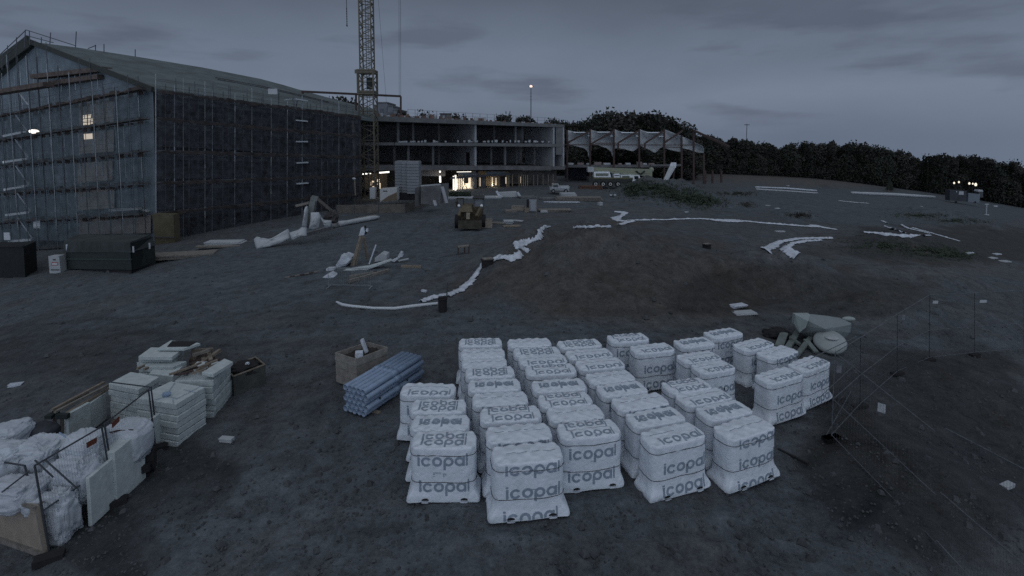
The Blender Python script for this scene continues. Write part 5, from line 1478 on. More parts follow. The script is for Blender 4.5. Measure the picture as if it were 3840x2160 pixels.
def open_crate():
    # corners of the rim in the picture
    y1 = 15.3
    fr, fl_, br, bl = (1336, 1346), (1258, 1322), (1452, 1302), (1378, 1283)
    gb = G(1334, 1462); zt = P(1336, 1346, gb.y).z
    def rim(u, v):
        d_ = ray(u, v); s = (zt - H) / d_.z; return Vector((d_.x * s, d_.y * s, zt))
    R_ = [rim(*fl_), rim(*fr), rim(*br), rim(*bl)]
    t = thing('open_crate', 'grey wooden open crate filled with dark rubble beside the pipe bundle', 'crate', Vector((R_[1].x, R_[1].y, gz(R_[1].x, R_[1].y))))
    zb = gz(R_[1].x, R_[1].y)
    names = ['plank_side'] * 4
    cen = sum(R_, Vector()) / 4
    for i in range(4):
        a, c = R_[i], R_[(i + 1) % 4]
        inn = (cen - (a + c) / 2); inn.z = 0; inn.normalize()
        nb = 4
        b = MB()
        for k in range(nb):
            z0 = lerp(zb + .02, zt, k / nb) + .008; z1 = lerp(zb + .02, zt, (k + 1) / nb)
            if k == nb - 1: z0 -= .0
            off = -inn * (.02 if k == nb - 1 else 0)
            b.prism([Vector((a.x, a.y, z0)) + off, Vector((c.x, c.y, z0)) + off, Vector((c.x, c.y, z1)) + off, Vector((a.x, a.y, z1)) + off], inn * .035)
        b.build('plank_side', mat('crate_wood', (.215, .205, .19), .85, .25, 4, .2), t)
    for i, (su, sv) in enumerate(((0, 0),)):
        pass
    # stencilled rectangles on the front side
    a, c = R_[0], R_[1]
    b = MB(); nn = (c - a); nn.z = 0; nn.normalize(); ou = Vector((nn.y, -nn.x, 0)) * .005
    for (f0, f1, z0, z1) in ((.52, .72, .35, .37), (.52, .55, .28, .35), (.60, .63, .28, .35), (.78, .95, .42, .44), (.78, .81, .26, .42), (.92, .95, .26, .42), (.78, .95, .26, .28)):
        hh = zt - zb
        q = lambda f, z: Vector((a.x, a.y, 0)) + (c - a) * f * Vector((1)) if False else Vector((lerp(a.x, c.x, f), lerp(a.y, c.y, f), zb + z * hh)) + ou
        b.prism([q(f0, z0), q(f1, z0), q(f1, z1), q(f0, z1)], ou * .5)
    b.build('stencil_mark', mat('stencil', (.30, .28, .25), .8), t)
    ru = MB()
    def fn(s, q):
        p = lerp(lerp(R_[0], R_[1], s), lerp(R_[3], R_[2], s), q); p = lerp(p, cen, .06)
        return Vector((p.x, p.y, zt - .16 + .12 * noise.noise(Vector((p.x * 5, p.y * 5, 0))) + .05 * noise.noise(Vector((p.x * 17, p.y * 17, 0)))))
    ru.grid(fn, 26, 26); ru.build('rubble', mat('dark_rubble', (.035, .030, .028), .9, .6, 14), t)
    o = MB().bar(rim(1375, 1310) - Vector((0, 0, .1)), P(1357, 1272, rim(1375, 1310).y), .14, .09).build('foam_offcut', m_cloth, None, loc=rim(1375, 1310))
    tag(o, 'long white offcut leaning up out of the rubble in the open crate', 'offcut')
    o = MB().box(rim(1347, 1335) + Vector((0, 0, .03)), (.24, .18, .24), .2, .15).build('foam_offcut', m_cloth, None, loc=rim(1347, 1335))
    tag(o, 'short white block lying in the front corner of the open crate', 'offcut')
open_crate()

# ------------------------------------------------------------------ round tank parts and broken timber at the back right
def tanks():
    y = G0(3060, 1290).y
    t = thing('tipped_tub', 'big grey open tub lying tipped behind the right hand wrapped pallets', 'tub', G(3070, 1290))
    gt = mat('tub_grey', (.20, .23, .24), .6, .1, 1.5, .1); gl = mat('tub_face', (.27, .315, .315), .6, .08, 1.5)
    q = lambda u, v, d=0: P(u, v, y + d)
    out = [(2980, 1178), (3045, 1178), (3100, 1184), (3150, 1192), (3192, 1212), (3188, 1245), (3165, 1268), (3120, 1282), (3065, 1285), (3030, 1270), (2992, 1246), (2976, 1212)]
    m = MB()
    n = len(out); c = Vector(q(3080, 1225, -.35))
    def fn(a, b):
        s = a * n; i = int(s) % n; f = s - int(s); u = lerp(out[i][0], out[(i + 1) % n][0], f); v = lerp(out[i][1], out[(i + 1) % n][1], f)
        e = q(u, v, .25); k = math.sin(b * PI / 2)
        return lerp(e, c, 1 - math.cos(b * PI / 2)) + Vector((0, -.25 * k, 0))
    m.grid(fn, n * 3, 8, closed=True)
    def fb(a, b):
        s = a * n; i = int(s) % n; f = s - int(s); u = lerp(out[i][0], out[(i + 1) % n][0], f); v = lerp(out[i][1], out[(i + 1) % n][1], f)
        return lerp(q(u, v, .25), q(3080, 1230, 1.2), b * .55) + Vector((0, .9 * b, 0))
    m.grid(fb, n * 3, 3, closed=True)
    m.build('shell', gt, t, False)
    MB().prism([q(2982, 1179, -.2), q(3038, 1179, -.3), q(3030, 1205, -.4), q(3022, 1228, -.4), q(2998, 1247, -.25), q(2978, 1215, -.12)], (0, .2, 0)).build('pale_face', gl, t)
    d = thing('round_lid', 'pale domed round lid leaning against the tipped grey tub', 'lid', G(3110, 1310))
    c2 = q(3112, 1282, -.75)
    def ln(a, b):
        r = [0, .28, .33, .52, .60, .60, .5][min(6, int(b * 6))] ; hz = [.26, .25, .20, .14, .03, -.05, -.1][min(6, int(b * 6))]
        th = 2 * PI * a; p = Vector((math.cos(th) * r, math.sin(th) * r, hz))
        p = Matrix.Rotation(R(25), 3, 'X') @ Matrix.Rotation(R(-12), 3, 'Y') @ p
        return c2 + p + Vector((0, 0, .0))
    MB().grid(ln, 32, 6, closed=True).build('dome', mat('lid_grey', (.30, .33, .335), .5, .08, 2), d, True)
    MB().blob(c2 + Matrix.Rotation(R(25), 3, 'X') @ Vector((0, 0, .24)), (.27, .24, .05), 0).build('cap', mat('lid_cap', (.36, .38, .40), .5), d, True)
    o = MB().blob(q(3182, 1196, .6), (.30, .12, .10), .1, 1, 2).build('grey_float', gl, None, True, loc=q(3182, 1205, .6)); tag(o, 'small pale pointed piece at the right upper edge of the tipped tub', 'scrap')
    bm_ = [((2948, 1322), (2995, 1262), .22), ((2920, 1310), (2940, 1275), .3), ((2985, 1345), (3040, 1290), .18), ((3000, 1300), (2960, 1290), .25), ((3060, 1330), (3020, 1300), .2)]
    for k, (a, b, w) in enumerate(bm_):
        p0, p1 = G(*a), G(*b)
        o = MB().bar(p0 + Vector((0, 0, .1)), p1 + Vector((0, 0, .3)), w, .08).build('grey_plank', mat('mossy_plank', (.13, .155, .15), .85, .3, 3), None, loc=p0)
        tag(o, ['grey plank leaning from the pallets up to the tipped tub', 'short wide plank left of the leaning plank', 'plank lying just below the tipped tub', 'plank lying crosswise under the tub edge', 'plank half hidden before the round lid'][k], 'plank', 'broken planks by the tub')
    o = MB().blob(G(2915, 1265) + Vector((0, 0, .15)), (.55, .35, .25), .4, 2, 6).build('dark_heap', m_dark, None, loc=G(2915, 1265)); tag(o, 'small black heap between the back pallets and the tipped tub', 'heap')
tanks()
for k, (a, b) in enumerate((((3040, 1505), (3170, 1500)), ((2918, 1690), (3030, 1745)))):
    o = MB().bar(G(*a) + Vector((0, 0, .04)), G(*b) + Vector((0, 0, .04)), .06).build('dark_bar', m_dark, None, loc=G(*a)); tag(o, ['dark bar lying right of the rightmost pallets', 'dark bar lying right of the front pallet of the fifth column'][k], 'bar')

# ------------------------------------------------------------------ mesh fences
m_mesh = mat('fence_steel', (.12, .13, .145), .55, .3, 6, metal=.4)
m_fthin = mat('fence_wire', (.07, .075, .085), .6)
def fence_panel(b0, b1, t0, t1, label, group, mid=None, posts=(True, True), wires=16, m=m_mesh, r=.013, foot=True, hw=5, plate_uv=None, wm=m_fthin):
    t = thing('mesh_fence_panel', label, 'fence panel', b0, group)
    for on, b, tt in zip(posts, (b0, b1), (t0, t1)):
        if on: MB().tube([b, tt], r, 6).build('post', m, t)
    MB().tube([t0, t1], r, 6).build('top_rail', m, t)
    if mid:
        MB().tube([lerp(b0, t0, mid), lerp(b1, t1, mid)], r * .9, 6).build('middle_rail', m, t)
    MB().tube([lerp(b0, t0, .06), lerp(b1, t1, .06)], r * .9, 6).build('bottom_rail', m, t)
    w = MB()
    for i in range(1, wires):
        f = i / wires; w.tube([lerp(b0, b1, f), lerp(t0, t1, f)], .0022, 3, cap=False)
    for j in range(1, hw):
        f = j / hw; w.tube([lerp(b0, t0, f), lerp(b1, t1, f)], .0022, 3, cap=False)
    w.build('wire_mesh', wm, t)
    if foot:
        for on, b in ((posts[0], b0),):
            if on: MB().box(b + Vector((0, 0, .06)), (.5, .2, .1), .3).build('concrete_foot', m_dark, t)
    return t
A0 = G(3117, 1650); 
def up(p, h): return p + Vector((0, 0, h))
near = [(3117, 1650), (3360, 1900), (3600, 2160), (3960, 2560)]
def onl(u, v_top, base): return P(u, v_top, base.y)
nb = [G(*q) for q in near]
tp = [up(nb[0], 2.38), onl(3505, 1617, G(3505, 2052)), onl(3840, 1760, G(3860, 2440)), None]
c0, c1, c2 = nb[0], G(3508, 2060), G(3870, 2460)
lab = ['near mesh fence panel running from the pallets toward the camera', 'nearest mesh fence panel cut by the right picture edge']
tt0, tt1, tt2 = P(3132, 1322, c0.y), P(3505, 1617, c1.y), P(3860, 1770, c2.y)
fence_panel(c0, c1, tt0, tt1, lab[0], 'mesh fence panels on the right', .47, (True, False), 30)
fence_panel(c1 + Vector((.05, .05, 0)), c2, P(3545, 1606, c1.y), tt2, lab[1], 'mesh fence panels on the right', .47, (False, False), 30, foot=False)
bk_ = [(3117, 1650), (3225, 1530), (3365, 1405), (3485, 1355), (3655, 1335), (3840, 1320)]
tk_ = [(3132, 1322), (3228, 1265), (3365, 1178), (3487, 1105), (3655, 1098), (3840, 1088)]
bb = [G(*q) for q in bk_]
lb_ = ['mesh fence panel starting at the corner behind the rightmost pallet', 'second mesh fence panel from the corner, rising to the right', 'third mesh fence panel from the corner, ending at the double post', 'mesh fence panel right of the double post', 'mesh fence panel at the far right picture edge']
for i in range(5):
    fence_panel(bb[i], bb[i + 1], P(*tk_[i], bb[i].y), P(*tk_[i + 1], bb[i + 1].y), lb_[i], 'mesh fence panels on the right', .47, (True, True), 22, r=.012)
fence_panel(bb[0] + Vector((-.1, 0, 0)), G(3190, 1480), P(3040, 1345, bb[0].y + 1), P(3212, 1262, G(3190, 1480).y), 'low mesh fence piece behind the rightmost pallet', 'mesh fence panels on the right', .5, (False, False), 10, foot=False, r=.012)
def fplate(u, v, y, w, h, label, m=m_cloth, rz=0):
    p = P(u, v, y); o = MB().box(p, (w, .012, h), rz).build('small_plate', m, None, loc=p); tag(o, label, 'sign plate', 'small plates on the mesh fences')
fplate(3306, 1530, 12.4, .16, .22, 'white plate on the near right mesh fence', m_tarp, -.8)
fplate(3146, 1385, 14.2, .12, .2, 'dim plate near the corner of the right mesh fence', mat('dim_plate', (.16, .17, .19), .7), -.5)
fplate(3508, 1133, 21.2, .22, .12, 'plate just right of the double fence post', m_tarp); fplate(3687, 1130, 22, .3, .12, 'right one of the plates on the back mesh fence', m_tarp); fplate(3388, 1190, 20.3, .12, .2, 'small plate left of the double fence post', mat('dim_plate', (.16, .17, .19)))

# left fence round the insulation store
m_lf = mat('dark_fence_tube', (.06, .065, .075), .5, .2, 6, metal=.4)
def lpost(tu, tv, bu, bv): 
    b = G(bu, bv); return b, P(tu, tv, b.y)
def lpanel(a, c, label, plate_=None, mid=.5, ml=None, posts=(True, True)):
    (b0, t0), (b1, t1) = a, c
    t = thing('mesh_fence_panel', label, 'fence panel', b0, 'mesh fence panels round the insulation store')
    for on, b, tt in ((posts[0], b0, t0), (posts[1], b1, t1)):
        if on: MB().tube([b, tt], .021, 7).build('post', m_lf, t)
    MB().tube([t0, t1], .019, 7).build('top_rail', m_lf, t)
    if ml: MB().tube([lerp(b0, t0, ml[0]), lerp(b1, t1, ml[1])], .018, 7).build('middle_rail', m_lf, t)
    w = MB()
    for i in range(1, 26): f = i / 26; w.tube([lerp(b0, b1, f), lerp(t0, t1, f)], .0016, 3, cap=False)
    w.build('wire_mesh', m_fthin, t)
    return t
pA0, pA1 = lpost(130, 1746, 188, 2085), lpost(381, 1600, 432, 1893)
pB0, pB1 = lpost(391, 1590, 440, 1885), lpost(557, 1462, 585, 1690)
pC0, pC1 = lpost(566, 1452, 592, 1665), lpost(408, 1432, 420, 1600)
pD0, pD1 = lpost(93, 1746, 160, 2010), lpost(-60, 1722, -60, 2000)
lpanel(pA0, pA1, 'mesh fence panel in front of the big white bags, with orange sign', ml=(.50, .50))
lpanel(pB0, pB1, 'mesh fence panel leaning from the bags up to the front foam stack', ml=(.50, .42))
lpanel(pC0, pC1, 'mesh fence panel crossing behind the front foam stack', ml=None, posts=(True, False))
lpanel(pD0, pD1, 'mesh fence panel at the left picture edge above the plywood box', ml=None)
t = thing('fence_brace', 'dark braces tying the two corner posts beside the plywood box', 'brace', pD0[0])
for (a, c, y) in (((8, 1845), (108, 1768), 10.6), ((130, 1725), (200, 1790), 11), ((170, 1725), (285, 1828), 11), ((222, 1622), (330, 1695), 11.8), ((262, 1660), (352, 1708), 11.8), ((150, 1915), (180, 1720), 11.2)):
    if a[0] == 150: continue
    MB().tube([P(*a, y), P(*c, y)], .018, 6).build('brace', m_lf if a[0] != 222 else m_pipe, t)
for (a, c, lb, r_) in (((325, 1675), (360, 1655), 'orange sign board fixed on the left fence above the bags', 0), ((420, 1600), (445, 1575), 'orange sign tied to the rail behind the double fence post', 0)):
    y = 11.5 if a[0] < 400 else 12.2
    p0, p1 = P(a[0], a[1] + 6, y), P(c[0], c[1] + 6, y + .2); hh = Vector((0, 0, .13))
    o = thing('warning_sign', lb, 'sign', p0)
    MB().prism([p0, p1, p1 + hh, p0 + hh], (.01, .02, 0)).build('board', mat('sign_frame', (.12, .035, .02), .7), o)
    i0, i1 = lerp(p0, p1, .1), lerp(p0, p1, .9)
    MB().prism([i0 + Vector((0, -.01, .03)), i1 + Vector((0, -.01, .03)), i1 + Vector((0, -.01, .105)), i0 + Vector((0, -.01, .105))], (0, .005, 0)).build('face', mat('sign_face', (.26, .19, .12), .7), o)
t = thing('red_strap', 'red brown strap band tied round the top of the big white bag', 'strap', P(365, 1638, 12.4))
MB().tube([P(365, 1642, 12.3), P(400, 1625, 12.2), P(440, 1615, 12.3), P(495, 1612, 12.4), P(528, 1618, 12.6)], .017, 6).build('band', m_rust, t)

# ------------------------------------------------------------------ insulation store
def foam_stack(top4, ybase_uv, n, label, m=m_foam, jit=.03, tilt=None, m2=None, htop=None, lean=(0, 0), opened=0):
    """stack of boards; top4 = picture corners of the top face, counter-clockwise from front-left; base pixel of the front corner gives the depth"""
    bp = G(*ybase_uv); zt = P(top4[1][0], top4[1][1], bp.y).z if htop is None else bp.z + htop
    def tq(u, v):
        d_ = ray(u, v); s = (zt - H) / d_.z; return Vector((d_.x * s, d_.y * s, zt))
    T = [tq(*q) for q in top4]; cen = sum(T, Vector()) / 4
    zb = min(gz(p.x, p.y) for p in T) + .1
    t = thing('foam_board_stack', label, 'foam stack', Vector((T[1].x, T[1].y, zb - .1)), 'stacks of foam boards')
    hh = (zt - zb) / n
    for k in range(n):
        j = Vector((rnd.uniform(-jit, jit), rnd.uniform(-jit, jit), 0)) + Vector((lean[0], lean[1], 0)) * (n - 1 - k) / n
        sc = 1 + rnd.uniform(-.03, .02)
        a = [cen + (p - cen) * sc + j + Vector((0, 0, -zt + zb)) + Vector((0, 0, k * hh)) for p in T]
        if k == n - 1: a = [p + Vector((0, 0, -zt + zb)) + Vector((0, 0, k * hh)) for p in T]
        m_ = (m2 if (m2 and k % 2 == 0) else m)
        o = MB().hexa(a + [p + Vector((0, 0, hh * (.93 if rnd.random() < .6 else .86))) for p in a]).build('foam_board', m_, t)
        bv = o.modifiers.new('bevel', 'BEVEL'); bv.width = .015; bv.segments = 2
    for i in (0, 1, 2, 3):
        q = lerp(T[i], cen, .15); MB().box((q.x, q.y, zb - .05), (.14, .14, .1)).build('foot_block', m_wood, t)
    return t, T, zt
fA, TA, zA = foam_stack([(508, 1490), (660, 1514), (768, 1449), (640, 1428)], (700, 1666), 7, 'front right stack of white foam boards, blue strap roll on top', lean=(.05, -.05))
fB, TB, zB = foam_stack([(407, 1436), (519, 1458), (597, 1411), (490, 1391)], (520, 1590), 6, 'left stack of white foam boards behind the timber poles', m2=m_foam2, lean=(.0, .02))
fC, TC, zC = foam_stack([(519, 1345), (645, 1345), (690, 1308), (566, 1306)], (650, 1440), 4, 'highest rear stack of white foam boards with a slipped lid board')
fD, TD, zD = foam_stack([(655, 1425), (800, 1425), (868, 1352), (740, 1352)], (812, 1562), 6, 'right stack of foam boards with brown timber scraps on top', m2=m_foam2, lean=(.03, -.04), jit=.05)
def loose(pts, th, z, label, name='foam_board', m=m_foam, cat='foam board'):
    T = []
    for (u, v) in pts:
        d_ = ray(u, v); s = (z - H) / d_.z; T.append(Vector((d_.x * s, d_.y * s, z)))
    o = MB().hexa([p - Vector((0, 0, th)) for p in T] + T).build(name, m, None, loc=T[0])
    b = o.modifiers.new('bevel', 'BEVEL'); b.width = .012; b.segments = 2
    return tag(o, label, cat)
loose([(519, 1336), (645, 1338), (690, 1305), (566, 1302)], .13, zC + .16, 'thick white foam board lying on the highest rear stack')
loose([(592, 1305), (690, 1306), (752, 1286), (640, 1276)], .10, zC + .30, 'white foam lid board slanting at the very back')
loose([(626, 1299), (708, 1298), (740, 1280), (645, 1278)], .02, zC + .325, 'black square sheet on the slanting rear foam board', 'black_sheet', m_dark, 'sheet')
loose([(512, 1358), (560, 1376), (650, 1376), (700, 1354)], .2, zC - .12, 'wide foam board between the rear stack and the left stack', m=m_foam2)
loose([(757, 1395), (800, 1403), (874, 1356), (842, 1344)], .11, zD + .22, 'long narrow foam board on top of the right stack')
loose([(560, 1400), (648, 1412), (700, 1356), (600, 1352)], .25, zC - .22, 'large foam board in the middle of the store')
# blue strap roll with cords
t = thing('strap_roll', 'small blue roll with cords lying on the front right foam stack', 'strap roll', P(627, 1482, 14.8))
def onz(u, v, z):
    d_ = ray(u, v); s = (z - H) / d_.z; return Vector((d_.x * s, d_.y * s, z))
MB().blob(onz(625, 1484, zA) + Vector((0, 0, .05)), (.12, .09, .07), .2, 2).build('roll', m_pipe, t)
for pts in (((655, 1435), (635, 1465), (625, 1480)), ((580, 1500), (610, 1490), (640, 1487), (662, 1495), (720, 1465), (758, 1445)), ((688, 1460), (735, 1472)), ((648, 1495), (650, 1515))):
    MB().tube([onz(u, v, zA + .01) for u, v in pts], .007, 5).build('cord', m_pipe, t)
# timber scraps on right stack
for k in range(16):
    u = rnd.uniform(665, 800); v = 1392 - (u - 700) * .22 + rnd.uniform(-18, 12)
    p = onz(u, v, zD + .05 + rnd.random() * .18); d_ = Vector((math.cos(.7 + rnd.uniform(-.4, .4)), math.sin(.7 + rnd.uniform(-.4, .4)), rnd.uniform(-.1, .1))) * rnd.uniform(.25, .6)
    tag(MB().bar(p - d_ * .5, p + d_ * .5, .07, .05).build('timber_scrap', m_wood if k % 3 else m_rust, None, loc=p), 'brown timber scrap in the heap on top of the right foam stack', 'timber scrap', 'timber scraps on the right foam stack')
for k, (a, b, w) in enumerate((((515, 1383), (541, 1370), .07), ((540, 1386), (556, 1378), .07))):
    p = onz(*a, zB + .05); tag(MB().bar(p, onz(*b, zB + .05), w).build('plank_end', m_wood, None, loc=p), ['longer brown plank end beside the left foam stack', 'shorter brown plank end beside the left foam stack'][k], 'plank end')
# poles: bundle of long timber lying along the left
for k, (a, b, z) in enumerate((((195, 1537), (390, 1434), 1.15), ((205, 1546), (404, 1445), 1.12), ((240, 1556), (408, 1456), 1.0), ((190, 1546), (330, 1470), 1.05))):
    g0 = G(260, 1640).z
    p0, p1 = onz(a[0], a[1], g0 + z), onz(b[0], b[1], g0 + z + .05)
    tag(MB().bar(p0, p1, .085, .06).build('timber_pole', m_greywood if k % 2 else m_wood, None, loc=p0), ['outermost long timber lying above the left foam boards', 'second long timber beside the outermost one', 'innermost long timber against the left foam stack', 'short timber among the long ones'][k], 'timber', 'long timbers at the left')
p = thing('timber_trestle', 'dark green block carrying the ends of the long timbers', 'trestle', G(235, 1640))
MB().box(onz(235, 1560, G(260, 1640).z + 1.0), (.34, .12, .14)).build('block', m_green, p); MB().box(onz(196, 1556, G(260, 1640).z + 1.0), (.2, .3, .1)).build('block', m_green, p)
MB().bar(G(232, 1660), onz(232, 1566, G(260, 1640).z + .93), .1).build('leg', m_greywood, p); MB().bar(G(205, 1650), onz(205, 1562, G(260, 1640).z + .93), .1).build('leg', m_greywood, p)
# upright boards standing between poles and bags
def upright(u0, v0, u1, v1, hpx, label, m=m_foam2, th=.12, lean=0, name='foam_board'):
    a, b = G(u0, v0), G(u1, v1)
    h = hpx * a.y / F
    n = Vector((-(b - a).y, (b - a).x, 0)).normalized()
    o = MB().hexa([a, b, b + n * th, a + n * th] + [v + Vector((0, 0, h)) + n * lean for v in (a, b, b + n * th, a + n * th)]).build(name, m, None, loc=a)
    bv = o.modifiers.new('bevel', 'BEVEL'); bv.width = .012; bv.segments = 2
    return tag(o, label, 'foam board')
upright(262, 1675, 345, 1625, 130, 'upright foam board left behind the round white bag')
upright(345, 1615, 402, 1570, 110, 'upright foam board with white top edge below the timbers', m_foam)
upright(250, 1640, 330, 1590, 80, 'broad upright foam sheet under the long timbers')
upright(540, 1712, 628, 1650, 128, 'white foam board standing upright at the right end of the bags', m_foam, .1)
upright(345, 1975, 435, 1890, 200, 'big pale board standing upright before the bags at the double post', m_foam, .09)
upright(440, 1893, 548, 1792, 215, 'big pale foam block right of the double post under the round bag', m_foam, .55)
upright(268, 1890, 350, 1860, 70, 'pale board between the creased sack and the big upright board', m_foam2, .09)
# bags
def crumple(mb, c, r, amp, seed, flatb, n=88, m=56, ex=.62):
    c = Vector(c)
    def rid(v): return 1 - abs(noise.noise(v)) * 2
    def fn(a, b):
        th = 2 * PI * a; ph = PI * b
        d = Vector((math.sin(ph) * math.cos(th), math.sin(ph) * math.sin(th), -math.cos(ph)))
        s = Vector([math.copysign(abs(q) ** ex, q) for q in d]) * .82
        w = d * 1.4 + Vector((seed, seed * .7, 0)); w2 = w + Vector((noise.noise(w * 2), noise.noise(w * 2 + Vector((5, 0, 0))), 0)) * .5
        q = 1 + amp * .8 * noise.noise(w) + amp * .40 * (rid(w2 * 1.5) - .6) + amp * .22 * (rid(w2 * 4.1) - .6) + .02 * noise.noise(w * 12)
        p = c + Vector((s.x * r[0], s.y * r[1], s.z * r[2])) * q
        if p.z < flatb: p.z = flatb
        return p
    return mb.grid(fn, n, m, closed=True)
def bag(c, r, label, seed, amp=.22, m=m_bag, fz=1.0):
    t = thing('big_white_bag', label, 'bulk bag', Vector((c[0], c[1], gz(c[0], c[1]))), 'big white bags')
    crumple(MB(), c, r, amp + .02, seed, gz(c[0], c[1])).build('bag_cloth', m, t, True)
    return t
def bc(u, v, y, r, label, seed, **k):
    p = P(u, v, y); return bag((p.x, p.y, p.z), r, label, seed, **k)
bc(470, 1660, 12.6, (.68, .55, .62), 'round topped white bag with red strap right of the double post', 1, amp=.12)
bc(330, 1690, 11.9, (.55, .5, .55), 'tall white bag just left of the double post', 2)
bc(290, 1790, 11.5, (.62, .5, .65), 'large creased white bag in the middle behind the fence', 3)
bc(150, 1720, 11.8, (.62, .5, .58), 'white bag with lumpy top left of the middle', 4, amp=.3)
bc(215, 1690, 12.4, (.42, .4, .40), 'small rounded bag top behind the lumpy one', 5)
bc(30, 1640, 12.4, (.55, .5, .42), 'white bag at the left picture edge, back row', 6)
bc(20, 1730, 11.6, (.62, .5, .48), 'white bag at the left picture edge, middle row', 7)
bc(60, 1850, 10.9, (.70, .45, .40), 'dull white bag inside the corner above the plywood box', 8, m=mat('shadowy_bag', (.40, .43, .48), .7, .12, 3, .4))  # darker copy of the bag cloth, shade put into its colour
bc(225, 1935, 10.9, (.40, .32, .75), 'creased white sack hanging down to the ground at the corner', 9, amp=.34)
bc(150, 1890, 10.8, (.35, .3, .22), 'small crumpled white bag beside the corner posts', 10)
o = MB().blob(P(155, 1618, 12.8), (.42, .3, .22), .2, 1.6, 4).build('dark_blue_cover', m_navy, None, True, loc=P(155, 1618, 12.8)); tag(o, 'dark blue cover bulging behind the lumpy white bag', 'cover')
# orange tinted timber stub in bag tops, dark gap
t = thing('plywood_box', 'plywood sided box at the lower left corner', 'box', G(165, 2085))
a, b = G(168, 2086), G(-120, 1985)
hh = 205 * a.y / F
MB().prism([a, b, b + Vector((0, 0, hh)), a + Vector((-.12, 0, hh))], Vector((.03, .05, 0))).build('front_panel', m_ply, t)
MB().prism([a, G(210, 2010), G(210, 2010) + Vector((0, 0, hh * .9)), a + Vector((-.12, 0, hh))], Vector((-.05, .02, 0))).build('side_panel', m_greywood, t)
MB().bar(a + Vector((-.12, -.03, hh)), b + Vector((0, -.03, hh)), .06, .05).build('top_edge', m_greywood, t)
MB().bar(a + Vector((.02, -.03, .06)), b + Vector((0, -.03, .06)), .08, .1).build('bottom_batten', m_greywood, t)
for (u, v) in ((185, 2105), (430, 1895), (588, 1690)):
    p_ = G(u, v); o = thing('ballast_block', ['dark fence foot at the plywood box corner', 'dark fence foot under the double post', 'dark fence foot at the front foam stack'][[185, 430, 588].index(u)], 'fence foot', p_)
    MB().box(p_ + Vector((0, 0, .07)), (.5, .24, .14), .5).build('block', m_dark, o)
o = thing('black_wheel_piece', 'black wheel-like lump between the bags and the foam boards', 'wheel', G(565, 1770))
w = P(562, 1722, 13.0); MB().tube([w - Vector((.1, .05, 0)), w + Vector((.1, .05, 0))], .28, 18).build('tyre', m_dark, o); MB().bar(P(505, 1768, 12.5), P(560, 1752, 12.6), .12, .18).build('arm', m_dark, o)

# mesh box right of stack
t = thing('dark_bin', 'low dark green bin with brown rim right of the foam stacks', 'bin', G(930, 1485))
a, b = G(878, 1487), G(995, 1440); n = Vector((-(b - a).y, (b - a).x, 0)).normalized() * .85; hh = Vector((0, 0, .68))
for (p0, p1) in ((a, b), (b, b + n), (b + n, a + n), (a + n, a)):
    MB().prism([p0, p1, p1 + hh, p0 + hh], (n * .04 if p0 is a else Vector((.01, .03, 0)))).build('side', mat('bin_side', (.06, .065, .062), .8, .3, 3), t)
MB().tube([a + hh, b + hh, b + hh + n, a + hh + n, a + hh], .03, 6).build('rim', m_wood, t)
MB().blob((a + b + n) / 2 + Vector((0, 0, .62)), (.5, .4, .22), .5, 3, 2).build('contents', m_dark, t)
MB().box(lerp(a, b, .3) + Vector((0, .3, .86)), (.1, .1, .07)).build('white_bit', m_cloth, t)
o = thing('timber_heap', 'brown heap of timber and soil behind the rear foam stack', 'heap', G(760, 1390))
for k in range(14):
    p_ = G(rnd.uniform(735, 800), rnd.uniform(1385, 1415)) + Vector((0, 0, rnd.uniform(.3, .95)))
    d_ = Vector((rnd.uniform(-1, 1), rnd.uniform(-1, 1), rnd.uniform(-.2, .3))).normalized() * rnd.uniform(.2, .45)
    MB().bar(p_ - d_, p_ + d_, .12, .1).build('timber', m_greywood if k % 2 else m_wood, o)
MB().blob(G(768, 1400) + Vector((0, 0, .3)), (.5, .4, .55), .4, 2, 3).build('soil', mat('soil_heap', (.07, .055, .045), .9, .4, 6), o)

